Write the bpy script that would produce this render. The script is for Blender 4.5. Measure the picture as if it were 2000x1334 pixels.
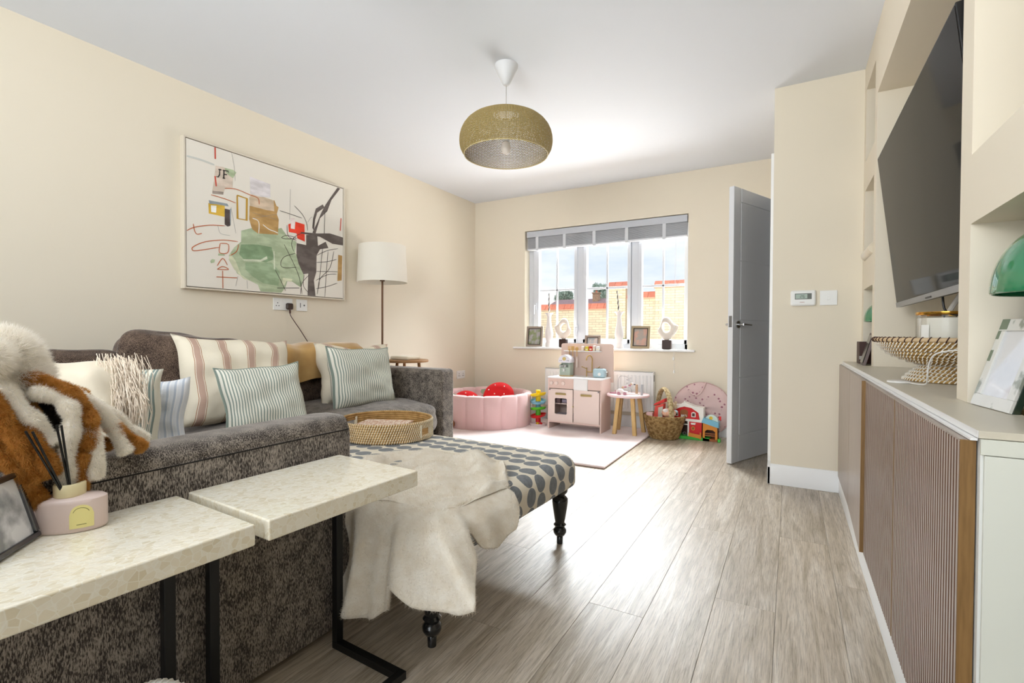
import bpy, bmesh, math, random
import numpy as np
from math import sin, cos, pi, radians, sqrt, atan2
from mathutils import Vector, Matrix

for o in list(bpy.data.objects): bpy.data.objects.remove(o)
SC = bpy.context.scene
COL = SC.collection

# ---------------------------------------------------------------- camera
def cam_basis(yaw, pitch, roll):
    f = Vector((-sin(yaw)*cos(pitch), cos(yaw)*cos(pitch), sin(pitch)))
    r = Vector((cos(yaw), sin(yaw), 0)); u = r.cross(f)
    r2 = r*cos(roll) + u*sin(roll); u2 = r2.cross(f)
    return r2, u2, f
cr, cu, cf = cam_basis(radians(29.5513), radians(-.922077), radians(.229237))
cam = bpy.data.cameras.new('camera'); camo = bpy.data.objects.new('camera', cam); COL.objects.link(camo)
camo.matrix_world = Matrix(((cr.x, cu.x, -cf.x, 0), (cr.y, cu.y, -cf.y, 0), (cr.z, cu.z, -cf.z, .92), (0, 0, 0, 1)))
cam.sensor_fit = 'HORIZONTAL'; cam.sensor_width = 36.0; cam.lens = 36*959.4/2000; cam.clip_start = .02; cam.clip_end = 200
SC.camera = camo

# ---------------------------------------------------------------- colour and light
SC.view_settings.view_transform = 'Standard'; SC.view_settings.look = 'None'
SC.view_settings.gamma = 1; SC.view_settings.use_curve_mapping = False
SC.view_settings.exposure = 0.42

def lin(h):
    h = h.lstrip('#'); v = [int(h[i:i+2], 16)/255 for i in (0, 2, 4)]
    return tuple((x/12.92 if x <= .04045 else ((x+.055)/1.055)**2.4) for x in v) + (1,)

W = bpy.data.worlds.new('World'); SC.world = W; W.use_nodes = True
nt = W.node_tree; nt.nodes.clear()
wo = nt.nodes.new('ShaderNodeOutputWorld'); bg = nt.nodes.new('ShaderNodeBackground'); nt.links.new(bg.outputs[0], wo.inputs[0])
wt = nt.nodes.new('ShaderNodeTexCoord'); wm = nt.nodes.new('ShaderNodeMapping'); wm.inputs['Scale'].default_value = (1, 1, 3.2)
wn = nt.nodes.new('ShaderNodeTexNoise'); wn.inputs['Scale'].default_value = 3.1; wn.inputs['Detail'].default_value = 6; wn.inputs['Roughness'].default_value = .55
wr = nt.nodes.new('ShaderNodeValToRGB'); wr.color_ramp.elements[0].position = .36; wr.color_ramp.elements[1].position = .66
wr.color_ramp.elements[0].color = lin('#cddbeb'); wr.color_ramp.elements[1].color = lin('#ffffff')
e = wr.color_ramp.elements.new(.5); e.color = lin('#e4ebf2')
nt.links.new(wt.outputs['Generated'], wm.inputs[0]); nt.links.new(wm.outputs[0], wn.inputs['Vector'])
nt.links.new(wn.outputs['Fac'], wr.inputs[0]); nt.links.new(wr.outputs[0], bg.inputs[0]); bg.inputs[1].default_value = .92

def area(name, loc, target, sx, sy, power, col=(1, 1, 1)):
    l = bpy.data.lights.new(name, 'AREA'); l.shape = 'RECTANGLE'; l.size = sx; l.size_y = sy; l.energy = power; l.color = col
    o = bpy.data.objects.new(name, l); COL.objects.link(o); o.location = loc
    o.rotation_euler = (Vector(target)-Vector(loc)).to_track_quat('-Z', 'Y').to_euler()
    return o
# unseen area lamps added to strengthen daylight: high and low outside window, behind camera
area('high_window_fill', (-1.7, 8.6, 5.6), (-1.7, 3.0, .8), 7.0, 4.0, 5200, (.90, .96, 1))
area('low_window_fill', (-1.7, 6.6, .22), (-1.6, 3.4, 2.5), 4.5, 1.2, 300, (.95, .98, 1))
area('rear_fill', (-1.3, -2.45, 1.25), (-1.3, 3.0, 1.3), 3.2, 2.1, 20, (.92, .965, 1)).data.spread = radians(105)
# unseen fill lamp added behind the camera, aimed at the ceiling
area('ceiling_fill', (-1.0, -.7, 1.7), (-1.1, -.1, 2.42), .8, .8, 42, (.95, .98, 1))
sun = bpy.data.lights.new('sun', 'SUN'); sun.energy = .45; sun.angle = radians(12); sun.color = (1, .985, .96)
suno = bpy.data.objects.new('sun', sun); COL.objects.link(suno); suno.rotation_euler = Vector((.18, .40, -.90)).to_track_quat('-Z', 'Y').to_euler()

# ---------------------------------------------------------------- object helpers
ROOT = {}
def thing(name, label, cat, loc=(0, 0, 0), rz=0, group=None):
    o = bpy.data.objects.new(name, None); COL.objects.link(o); o.empty_display_size = .05
    o.location = loc; o.rotation_euler = (0, 0, rz)
    ROOT[o.name] = Matrix.Translation(loc) @ Matrix.Rotation(rz, 4, 'Z')
    o['label'] = label; o['category'] = cat
    if group: o['group'] = group
    return o
def tag(o, label=None, cat=None, group=None, kind=None):
    if label: o['label'] = label
    if cat: o['category'] = cat
    if group: o['group'] = group
    if kind: o['kind'] = kind
    return o
def rootmat(p):
    while p is not None:
        if p.name in ROOT: return ROOT[p.name]
        p = p.parent
    return Matrix.Identity(4)
class MB:
    def __init__(s): s.V = []; s.F = []; s.MI = []; s.UV = []; s.uvs = False
    def add(s, V, F, mi=0, M=None, uv=None):
        n = len(s.V)
        if M is not None: V = [tuple(M @ Vector(v)) for v in V]
        s.V += [tuple(v) for v in V]; s.F += [tuple(i+n for i in f) for f in F]; s.MI += [mi]*len(F)
        if uv: s.uvs = True; s.UV += uv
        else: s.UV += [(0, 0)]*len(V)
        return s
    def box(s, lo, hi, mi=0, M=None):
        x0, y0, z0 = lo; x1, y1, z1 = hi
        x0, x1 = min(x0, x1), max(x0, x1); y0, y1 = min(y0, y1), max(y0, y1); z0, z1 = min(z0, z1), max(z0, z1)
        V = [(x0, y0, z0), (x1, y0, z0), (x1, y1, z0), (x0, y1, z0), (x0, y0, z1), (x1, y0, z1), (x1, y1, z1), (x0, y1, z1)]
        return s.add(V, [(0, 3, 2, 1), (4, 5, 6, 7), (0, 1, 5, 4), (1, 2, 6, 5), (2, 3, 7, 6), (3, 0, 4, 7)], mi, M)
    def lathe(s, prof, c=(0, 0, 0), n=32, mi=0, M=None, sx=1, sy=1, rot=0, ph=0):
        V = []; F = []; m = len(prof)
        for i in range(n):
            a = 2*pi*i/n+ph
            for r, z in prof:
                x, y = r*cos(a)*sx, r*sin(a)*sy
                V.append((c[0]+x*cos(rot)-y*sin(rot), c[1]+x*sin(rot)+y*cos(rot), c[2]+z))
        for i in range(n):
            j = (i+1) % n
            for k in range(m-1):
                F.append((i*m+k, j*m+k, j*m+k+1, i*m+k+1))
        if prof[0][0] > 1e-6: F.append(tuple(i*m for i in range(n))[::-1]) if s.capb else None
        if prof[-1][0] > 1e-6: F.append(tuple(i*m+m-1 for i in range(n))) if s.capt else None
        return s.add(V, F, mi, M)
    capb = True; capt = True
    def tube(s, P, r, n=8, mi=0, M=None, closed=False, cap=True):
        P = [Vector(p) for p in P]; V = []; F = []; m = len(P)
        R = r if isinstance(r, (list, tuple)) else [r]*m
        T = []
        for i in range(m):
            a = P[i-1] if (i > 0 or closed) else P[i]; b = P[(i+1) % m] if (i < m-1 or closed) else P[i]
            t = (b-a); T.append(t.normalized() if t.length > 1e-9 else Vector((0, 0, 1)))
        ref = Vector((0, 0, 1)) if abs(T[0].z) < .9 else Vector((1, 0, 0))
        nrm = T[0].cross(ref).normalized()
        for i in range(m):
            nrm = (nrm - T[i]*nrm.dot(T[i]))
            nrm = nrm.normalized() if nrm.length > 1e-6 else T[i].orthogonal().normalized()
            bn = T[i].cross(nrm)
            for k in range(n):
                a = 2*pi*k/n; V.append(tuple(P[i]+(nrm*cos(a)+bn*sin(a))*R[i]))
        for i in range(m if closed else m-1):
            j = (i+1) % m
            for k in range(n):
                l = (k+1) % n; F.append((i*n+k, i*n+l, j*n+l, j*n+k))
        if cap and not closed:
            F.append(tuple(range(n))[::-1]); F.append(tuple((m-1)*n+k for k in range(n)))
        return s.add(V, F, mi, M)
    def cyl(s, p0, p1, r, n=16, mi=0, r1=None): return s.tube([p0, p1], [r, r if r1 is None else r1], n, mi)
    def ell(s, c, R, n=20, m=12, mi=0, M=None):
        V = []; F = []
        for i in range(m+1):
            t = pi*i/m
            for k in range(n):
                a = 2*pi*k/n; V.append((c[0]+R[0]*sin(t)*cos(a), c[1]+R[1]*sin(t)*sin(a), c[2]+R[2]*cos(t)))
        for i in range(m):
            for k in range(n):
                l = (k+1) % n; F.append((i*n+k, (i+1)*n+k, (i+1)*n+l, i*n+l))
        return s.add(V, F, mi, M)
    def prism(s, poly, d, mi=0):
        # poly: 3D points of a planar polygon, d: thickness vector
        n = len(poly); d = Vector(d); V = [tuple(p) for p in poly]+[tuple(Vector(p)+d) for p in poly]
        F = [tuple(range(n)), tuple(range(n, 2*n))[::-1]]+[(i, (i+1) % n, n+(i+1) % n, n+i) for i in range(n)]
        return s.add(V, F, mi)
    def build(s, name, mats, parent=None, smooth=False, bevel=0, seg=2, origin=None, sub=0, fixn=False, mod=None):
        me = bpy.data.meshes.new(name)
        if not isinstance(mats, (list, tuple)): mats = [mats]
        V = s.V
        Mx = rootmat(parent)
        if origin is not None: Mx = Matrix.Translation(origin)
        if Mx != Matrix.Identity(4):
            I = Mx.inverted(); V = [tuple(I @ Vector(v)) for v in V]
        me.from_pydata(V, [], s.F)
        for m in mats: me.materials.append(m)
        if len(mats) > 1: me.polygons.foreach_set('material_index', s.MI)
        if s.uvs:
            uv = me.uv_layers.new(name='UVMap'); li = np.zeros(len(me.loops), dtype=np.int32); me.loops.foreach_get('vertex_index', li)
            uv.data.foreach_set('uv', np.array(s.UV, dtype=np.float32)[li].ravel())
        if fixn:
            b = bmesh.new(); b.from_mesh(me); bmesh.ops.recalc_face_normals(b, faces=b.faces); b.to_mesh(me); b.free()
        if smooth:
            me.polygons.foreach_set('use_smooth', [True]*len(me.polygons))
            try: me.set_sharp_from_angle(angle=radians(42))
            except Exception: pass
        me.update()
        o = bpy.data.objects.new(name, me); COL.objects.link(o)
        if origin is not None: o.location = origin
        if parent is not None: o.parent = parent
        if bevel:
            md = o.modifiers.new('bevel', 'BEVEL'); md.width = bevel; md.segments = seg; md.limit_method = 'ANGLE'; md.angle_limit = radians(40)
            me.polygons.foreach_set('use_smooth', [True]*len(me.polygons)); md.harden_normals = True
        if sub:
            md = o.modifiers.new('sub', 'SUBSURF'); md.levels = sub; md.render_levels = sub
        return o
def copy_tree(o, loc=None, rz=None, label=None, group=None, parent=None):
    c = o.copy(); COL.objects.link(c); c.parent = parent
    if loc is not None: c.location = loc
    if rz is not None: c.rotation_euler = (0, 0, rz)
    if label: c['label'] = label
    if group: c['group'] = group
    for ch in o.children: copy_tree(ch, parent=c)
    return c
def struct(o): o['kind'] = 'structure'; return o

def npmesh(name, V, F, mats, parent=None, smooth=False, mi=None, origin=None):
    me = bpy.data.meshes.new(name); V = np.asarray(V, dtype=np.float64)
    Mx = rootmat(parent) if origin is None else Matrix.Translation(origin)
    I = np.array(Mx.inverted()); V = V @ I[:3, :3].T + I[:3, 3]
    F = np.asarray(F, dtype=np.int32); k = F.shape[1]
    me.vertices.add(len(V)); me.vertices.foreach_set('co', V.ravel())
    me.loops.add(F.size); me.loops.foreach_set('vertex_index', F.ravel())
    me.polygons.add(len(F)); me.polygons.foreach_set('loop_start', np.arange(0, F.size, k, dtype=np.int32))
    try: me.polygons.foreach_set('loop_total', np.full(len(F), k, dtype=np.int32))
    except Exception: pass
    if not isinstance(mats, (list, tuple)): mats = [mats]
    for m in mats: me.materials.append(m)
    if mi is not None: me.polygons.foreach_set('material_index', np.asarray(mi, dtype=np.int32))
    if smooth: me.polygons.foreach_set('use_smooth', np.ones(len(F), dtype=bool))
    me.update(calc_edges=True); me.validate()
    o = bpy.data.objects.new(name, me); COL.objects.link(o)
    if parent is not None: o.parent = parent
    if origin is not None: o.location = origin
    return o
def tri_sample(V, F, n, rng):
    V = np.asarray(V, dtype=float); T = []
    for f in F:
        for k in range(1, len(f)-1): T.append((f[0], f[k], f[k+1]))
    T = np.array(T); a, b, c = V[T[:, 0]], V[T[:, 1]], V[T[:, 2]]
    N = np.cross(b-a, c-a); A = np.linalg.norm(N, axis=1)+1e-12; p = A/A.sum()
    idx = rng.choice(len(T), n, p=p); r1 = np.sqrt(rng.random(n))[:, None]; r2 = rng.random(n)[:, None]
    P = a[idx]*(1-r1)+b[idx]*r1*(1-r2)+c[idx]*r1*r2
    return P, N[idx]/A[idx][:, None]
def fur(name, mb, n, length, width, mat, parent, bias=(0, 0, -.3), jit=.5, seed=1, two=False):
    rng = np.random.default_rng(seed); P, N = tri_sample(mb.V, mb.F, n, rng)
    if two: N = N*np.where(rng.random(n) < .5, 1, -1)[:, None]
    D = N+np.array(bias)+rng.normal(0, jit, (n, 3)); D /= np.linalg.norm(D, axis=1)[:, None]
    S = np.cross(D, rng.normal(0, 1, (n, 3))); S /= np.linalg.norm(S, axis=1)[:, None]
    L = length*(.6+.8*rng.random(n))[:, None]; w = width
    V = np.empty((n, 3, 3)); V[:, 0] = P-S*w; V[:, 1] = P+S*w; V[:, 2] = P+D*L
    o = npmesh(name, V.reshape(-1, 3), np.arange(3*n).reshape(n, 3), mat, parent)
    o['kind'] = 'stuff'; return o

# ---------------------------------------------------------------- materials
MATS = {}
def mat(name, col, rough=.5, metal=0, vary=None, bump=None, sheen=0, coat=0, trans=0, ior=1.45, spec=.5, scale3=(1, 1, 1), emis=None, alpha=1, sss=0, rnd=0):
    """vary=(colour2, scale, lo, hi) mixes a noise; bump=(scale, strength, distance)."""
    if name in MATS: return MATS[name]
    m = bpy.data.materials.new(name); m.use_nodes = True; t = m.node_tree; N = t.nodes; L = t.links
    b = N['Principled BSDF']; c1 = lin(col) if isinstance(col, str) else tuple(col)+(1,)
    b.inputs['Base Color'].default_value = c1; b.inputs['Roughness'].default_value = rough; b.inputs['Metallic'].default_value = metal
    b.inputs['IOR'].default_value = ior; b.inputs['Specular IOR Level'].default_value = spec
    b.inputs['Sheen Weight'].default_value = sheen; b.inputs['Sheen Roughness'].default_value = .4
    b.inputs['Coat Weight'].default_value = coat; b.inputs['Transmission Weight'].default_value = trans; b.inputs['Alpha'].default_value = alpha
    if sss: b.inputs['Subsurface Weight'].default_value = sss; b.inputs['Subsurface Radius'].default_value = (.02, .015, .01)
    tc = N.new('ShaderNodeTexCoord'); mp = N.new('ShaderNodeMapping'); mp.inputs['Scale'].default_value = scale3
    L.new(tc.outputs['Object'], mp.inputs[0])
    src = None
    if vary:
        n = N.new('ShaderNodeTexNoise'); n.inputs['Scale'].default_value = vary[1]; n.inputs['Detail'].default_value = 5
        r = N.new('ShaderNodeValToRGB'); r.color_ramp.elements[0].position = vary[2]; r.color_ramp.elements[1].position = vary[3]
        r.color_ramp.elements[0].color = c1; r.color_ramp.elements[1].color = lin(vary[0])
        L.new(mp.outputs[0], n.inputs['Vector']); L.new(n.outputs['Fac'], r.inputs[0]); src = r.outputs[0]
        L.new(src, b.inputs['Base Color'])
    if rnd:
        oi = N.new('ShaderNodeObjectInfo'); mr = N.new('ShaderNodeMapRange'); mr.inputs['To Min'].default_value = 1-rnd; mr.inputs['To Max'].default_value = 1+rnd
        L.new(oi.outputs['Random'], mr.inputs['Value'])
        mx = N.new('ShaderNodeVectorMath'); mx.operation = 'SCALE'
        if src: L.new(src, mx.inputs[0])
        else: mx.inputs[0].default_value = c1[:3]
        L.new(mr.outputs[0], mx.inputs['Scale']); L.new(mx.outputs[0], b.inputs['Base Color'])
    if bump:
        n2 = N.new('ShaderNodeTexNoise'); n2.inputs['Scale'].default_value = bump[0]; n2.inputs['Detail'].default_value = 4
        bp = N.new('ShaderNodeBump'); bp.inputs['Strength'].default_value = bump[1]; bp.inputs['Distance'].default_value = bump[2]
        L.new(mp.outputs[0], n2.inputs['Vector']); L.new(n2.outputs['Fac'], bp.inputs['Height']); L.new(bp.outputs[0], b.inputs['Normal'])
    MATS[name] = m; return m
def pile(name, col, vary=None):
    if name in MATS: return MATS[name]
    m = mat(name, col, .9, vary=vary); N = m.node_tree.nodes; L = m.node_tree.links; b = N['Principled BSDF']; t = N.new('ShaderNodeBsdfTranslucent'); mx = N.new('ShaderNodeMixShader'); mx.inputs[0].default_value = .5
    src = b.inputs['Base Color']
    if src.is_linked: L.new(src.links[0].from_socket, t.inputs[0])
    else: t.inputs[0].default_value = src.default_value
    L.new(b.outputs[0], mx.inputs[1]); L.new(t.outputs[0], mx.inputs[2]); L.new(mx.outputs[0], N['Material Output'].inputs[0]); return m
def nodes(m): return m.node_tree.nodes, m.node_tree.links, m.node_tree.nodes['Principled BSDF']
def math_node(N, L, op, a, b=None, c=None):
    n = N.new('ShaderNodeMath'); n.operation = op
    for i, v in enumerate((a, b, c)):
        if v is None: continue
        if hasattr(v, 'links'): L.new(v, n.inputs[i])
        else: n.inputs[i].default_value = v
    return n.outputs[0]
def glass(name, col=(1, 1, 1), refl=.06, rough=.0):
    m = bpy.data.materials.new(name); m.use_nodes = True; N = m.node_tree.nodes; L = m.node_tree.links; N.clear()
    o = N.new('ShaderNodeOutputMaterial'); mx = N.new('ShaderNodeMixShader'); t = N.new('ShaderNodeBsdfTransparent'); g = N.new('ShaderNodeBsdfGlossy')
    t.inputs[0].default_value = tuple(col)+(1,); g.inputs['Roughness'].default_value = rough
    f = N.new('ShaderNodeFresnel'); f.inputs[0].default_value = 1.45
    k = math_node(N, L, 'MULTIPLY', f.outputs[0], refl*20)
    L.new(k, mx.inputs[0]); L.new(t.outputs[0], mx.inputs[1]); L.new(g.outputs[0], mx.inputs[2]); L.new(mx.outputs[0], o.inputs[0]); return m

wallm = mat('wall_paint', '#e9dfcb', .75, bump=(300, .08, .0006))
ceilm = mat('ceiling_paint', '#e6eaf0', .8, bump=(250, .05, .0005))
whitem = mat('white_gloss_paint', '#f0f0ef', .35)
upvc = mat('white_plastic', '#d3d6db', .3)
fitm = mat('white_fitting', '#efefec', .35)
blackm = mat('black_metal', '#0b0b0b', .35, 0, spec=.5)
chrome = mat('chrome', '#c9c9c9', .12, 1)
brass = mat('brass', '#c9a86a', .28, 1)
oakm = mat('light_oak', '#d9b981', .5, vary=('#c49b5e', 12, .35, .7), scale3=(8, 8, .8))

# wood laminate floor: per-plank tint, grain stretched along Y
def floor_mat():
    m = mat('floor_laminate', '#a79b8b', .3); N, L, b = nodes(m)
    tc = N.new('ShaderNodeTexCoord'); oi = N.new('ShaderNodeObjectInfo')
    off = N.new('ShaderNodeVectorMath'); off.operation = 'MULTIPLY_ADD'
    cmb = N.new('ShaderNodeCombineXYZ')
    for i in range(3): L.new(math_node(N, L, 'MULTIPLY', oi.outputs['Random'], (37.0, 11.0, 53.0)[i]), cmb.inputs[i])
    add = N.new('ShaderNodeVectorMath'); add.operation = 'ADD'; L.new(tc.outputs['Object'], add.inputs[0]); L.new(cmb.outputs[0], add.inputs[1])
    mp = N.new('ShaderNodeMapping'); mp.inputs['Scale'].default_value = (14, 1.1, 14); L.new(add.outputs[0], mp.inputs[0])
    n1 = N.new('ShaderNodeTexNoise'); n1.inputs['Scale'].default_value = 1.6; n1.inputs['Detail'].default_value = 8; n1.inputs['Roughness'].default_value = .62; n1.inputs['Distortion'].default_value = 1.2
    L.new(mp.outputs[0], n1.inputs['Vector'])
    mp2 = N.new('ShaderNodeMapping'); mp2.inputs['Scale'].default_value = (190, 7, 10); L.new(add.outputs[0], mp2.inputs[0])
    n2 = N.new('ShaderNodeTexNoise'); n2.inputs['Scale'].default_value = 1.5; n2.inputs['Detail'].default_value = 6; n2.inputs['Roughness'].default_value = .7; n2.inputs['Distortion'].default_value = .6; L.new(mp2.outputs[0], n2.inputs['Vector'])
    r1 = N.new('ShaderNodeValToRGB'); r1.color_ramp.elements[0].position = .28; r1.color_ramp.elements[1].position = .72
    r1.color_ramp.elements[0].color = lin('#94866f'); r1.color_ramp.elements[1].color = lin('#d2c9bb')
    e = r1.color_ramp.elements.new(.5); e.color = lin('#b8ab99'); L.new(n1.outputs['Fac'], r1.inputs[0])
    r2 = N.new('ShaderNodeValToRGB'); r2.color_ramp.elements[0].position = .36; r2.color_ramp.elements[1].position = .56
    r2.color_ramp.elements[0].color = (.64, .62, .60, 1); r2.color_ramp.elements[1].color = (1.1, 1.1, 1.1, 1); L.new(n2.outputs['Fac'], r2.inputs[0])
    mu = N.new('ShaderNodeVectorMath'); mu.operation = 'MULTIPLY'; L.new(r1.outputs[0], mu.inputs[0]); L.new(r2.outputs[0], mu.inputs[1])
    mr = N.new('ShaderNodeMapRange'); mr.inputs['To Min'].default_value = .9; mr.inputs['To Max'].default_value = 1.14; L.new(oi.outputs['Random'], mr.inputs['Value'])
    sc = N.new('ShaderNodeVectorMath'); sc.operation = 'SCALE'; L.new(mu.outputs[0], sc.inputs[0]); L.new(mr.outputs[0], sc.inputs['Scale'])
    L.new(sc.outputs[0], b.inputs['Base Color'])
    bp = N.new('ShaderNodeBump'); bp.inputs['Strength'].default_value = .5; bp.inputs['Distance'].default_value = .0012; L.new(n2.outputs['Fac'], bp.inputs['Height']); L.new(bp.outputs[0], b.inputs['Normal'])
    rr = N.new('ShaderNodeMapRange'); rr.inputs['To Min'].default_value = .40; rr.inputs['To Max'].default_value = .24; L.new(n2.outputs['Fac'], rr.inputs['Value']); L.new(rr.outputs[0], b.inputs['Roughness'])
    b.inputs['Specular IOR Level'].default_value = .6
    return m
floorm = floor_mat()
def chenille(name, dark, light, sc=(160, 160, 55), lo=.42, hi=.62, sheen=.5):
    m = mat(name, dark, .85, sheen=sheen); N, L, b = nodes(m)
    tc = N.new('ShaderNodeTexCoord'); mp = N.new('ShaderNodeMapping'); mp.inputs['Scale'].default_value = sc; L.new(tc.outputs['Object'], mp.inputs[0])
    n1 = N.new('ShaderNodeTexNoise'); n1.inputs['Scale'].default_value = 1; n1.inputs['Detail'].default_value = 3; L.new(mp.outputs[0], n1.inputs['Vector'])
    n2 = N.new('ShaderNodeTexNoise'); n2.inputs['Scale'].default_value = 22; n2.inputs['Detail'].default_value = 3; L.new(tc.outputs['Object'], n2.inputs['Vector'])
    s = math_node(N, L, 'ADD', n1.outputs['Fac'], math_node(N, L, 'MULTIPLY', math_node(N, L, 'SUBTRACT', n2.outputs['Fac'], .5), .35))
    r = N.new('ShaderNodeValToRGB'); r.color_ramp.elements[0].position = lo; r.color_ramp.elements[1].position = hi
    r.color_ramp.elements[0].color = lin(dark); r.color_ramp.elements[1].color = lin(light); L.new(s, r.inputs[0]); L.new(r.outputs[0], b.inputs['Base Color'])
    bp = N.new('ShaderNodeBump'); bp.inputs['Strength'].default_value = .5; bp.inputs['Distance'].default_value = .002; L.new(n1.outputs['Fac'], bp.inputs['Height']); L.new(bp.outputs[0], b.inputs['Normal'])
    b.inputs['Sheen Tint'].default_value = (.75, .72, .72, 1)
    return m
sofam = chenille('sofa_chenille', '#332b26', '#a09589', (560, 560, 135), .42, .62)
sofa_b = chenille('sofa_chenille_brown', '#2e1f18', '#806b5a', (600, 600, 170), .42, .62)
def stripes(name, base, cols, uaxis=0, rough=.8, bumps=True):
    """cols: list of (position 0..1, hex) constant ramp over fract(U*count)"""
    count, ramp = cols; m = mat(name, base, rough); N, L, b = nodes(m)
    uv = N.new('ShaderNodeUVMap'); sp = N.new('ShaderNodeSeparateXYZ'); L.new(uv.outputs[0], sp.inputs[0])
    f = math_node(N, L, 'FRACT', math_node(N, L, 'MULTIPLY', sp.outputs[uaxis], count))
    r = N.new('ShaderNodeValToRGB'); r.color_ramp.interpolation = 'CONSTANT'
    while len(r.color_ramp.elements) > 1: r.color_ramp.elements.remove(r.color_ramp.elements[-1])
    r.color_ramp.elements[0].position = ramp[0][0]; r.color_ramp.elements[0].color = lin(ramp[0][1])
    for p, h in ramp[1:]: e = r.color_ramp.elements.new(p); e.color = lin(h)
    L.new(f, r.inputs[0]); L.new(r.outputs[0], b.inputs['Base Color'])
    tc = N.new('ShaderNodeTexCoord'); n = N.new('ShaderNodeTexNoise'); n.inputs['Scale'].default_value = 60; L.new(tc.outputs['Object'], n.inputs['Vector'])
    bp = N.new('ShaderNodeBump'); bp.inputs['Strength'].default_value = .3; bp.inputs['Distance'].default_value = .003; L.new(n.outputs['Fac'], bp.inputs['Height']); L.new(bp.outputs[0], b.inputs['Normal'])
    return m
# ================================================================ SETTING
XL, XR, YF, YP, ZC = -3.195, .352, 4.76, 3.424, 2.424
# floor slab and planks
mb = MB(); mb.box((XL-.1, -2.6, -.12), (2.2, YF+.1, -.0115)); fl = struct(mb.build('floor', mat('floor_joint', '#5a5148', .7)))
pw, pl = .186, 1.24
pmb = MB(); pmb.box((.0003, .0003, -.0115), (pw-.0003, pl-.0003, 0)); proto = pmb.build('plank', floorm, fl, bevel=.0007, seg=1)
first = True; rnd = random.Random(3)
def plank(x, y, x1, y1):
    global first
    if abs(x1-x-pw) < 1e-4 and abs(y1-y-pl) < 1e-4:
        if first: proto.location = (x, y, 0); first = False; return
        c = proto.copy(); COL.objects.link(c); c.parent = fl; c.location = (x, y, 0); return
    if x1-x < .01 or y1-y < .01: return
    q = MB(); q.box((x+.0003, y+.0003, -.0115), (x1-.0003, y1-.0003, 0)); o = q.build('plank', floorm, fl, bevel=.0007, seg=1)
xx = XL; k = 0
while xx < 1.9:
    x1 = min(xx+pw, 1.9); off = [0, .46, .87, .21, .66][k % 5]*pl+rnd.uniform(-.06, .06); yy = -1.3-off
    while yy < YF:
        ya, yb = max(yy, -1.3), min(yy+pl, YF)
        if yb > -1.3:
            if xx > .28 and yb < YP-.1: pass
            else:
                if xx > .28: ya = max(ya, YP-.1)
                plank(xx, ya, x1, yb)
        yy += pl
    xx += pw; k += 1
# walls
mb = MB(); mb.box((XL-.1, -2.6, 0), (XL, YF+.1, ZC)); struct(mb.build('wall_left', wallm))
WX0, WX1, WZ0, WZ1 = -2.54, -.832, .755, 2.037
mb = MB(); T = .22
mb.box((XL, YF, 0), (WX0, YF+T, ZC)); mb.box((WX1, YF, 0), (2.2, YF+T, ZC)); mb.box((WX0, YF, 0), (WX1, YF+T, WZ0)); mb.box((WX0, YF, WZ1), (WX1, YF+T, ZC))
struct(mb.build('wall_far', wallm))
# partition (faces the camera) and the return that holds the doorway
mb = MB(); DH0, DH1, DZ = 3.56, 4.36, 1.99
mb.box((-.10, YP, 0), (XR, YP+.1, ZC)); mb.box((-.10, YP+.1, 0), (0, DH0, ZC)); mb.box((-.10, DH1, 0), (0, YF, ZC)); mb.box((-.10, DH0, DZ), (0, DH1, ZC))
mb.box((XR, YP, 0), (2.2, YP+.1, ZC)); mb.box((1.3, YP+.1, 0), (1.4, YF, ZC))
struct(mb.build('wall_partition', wallm))
mb = MB(); mb.box((-3.3, -2.7, ZC), (2.3, YF+.22, ZC+.1)); struct(mb.build('ceiling', ceilm))
# back wall with patio door opening, and the near right wall: never in view, they close the room
mb = MB(); mb.box((XL, -2.3, 0), (-2.9, -2.2, ZC)); mb.box((.3, -2.3, 0), (1.7, -2.2, ZC)); mb.box((-2.9, -2.3, 2.2), (.3, -2.2, ZC)); struct(mb.build('wall_back', wallm))
mb = MB(); mb.box((1.6, -2.3, 0), (1.7, .99, ZC)); mb.box((XR, .93, 0), (1.6, .99, ZC)); struct(mb.build('wall_near', wallm))
# alcove wall: face at XR, niches cut by building the solid around them
mb = MB(); XB = .80
NS = dict(s=(3.018, 3.356), t=(1.566, 2.945), n=(1.07, 1.484))
def col(y0, y1, zs):
    z = .767
    for a, b in zs:
        if a > z+1e-4: mb.box((XR, y0, z), (XB, y1, a))
        z = b
    mb.box((XR, y0, z), (XB, y1, ZC))
mb.box((XR, NS['s'][1], 0), (XB, YP, ZC)); mb.box((XR, NS['t'][1], .767), (XB, NS['s'][0], ZC)); mb.box((XR, NS['n'][1], .767), (XB, NS['t'][0], ZC)); mb.box((XR, .99, .767), (XB, NS['n'][0], ZC))
col(*NS['s'], [(.767, 1.172), (1.328, 1.718), (1.881, 2.28)])
col(*NS['t'], [(.767, 2.09)])
col(*NS['n'], [(.767, 1.172), (1.328, 2.0)])
mb.box((XB, .99, 0), (XB+.1, YP, ZC))
struct(mb.build('wall_right', wallm))
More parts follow.
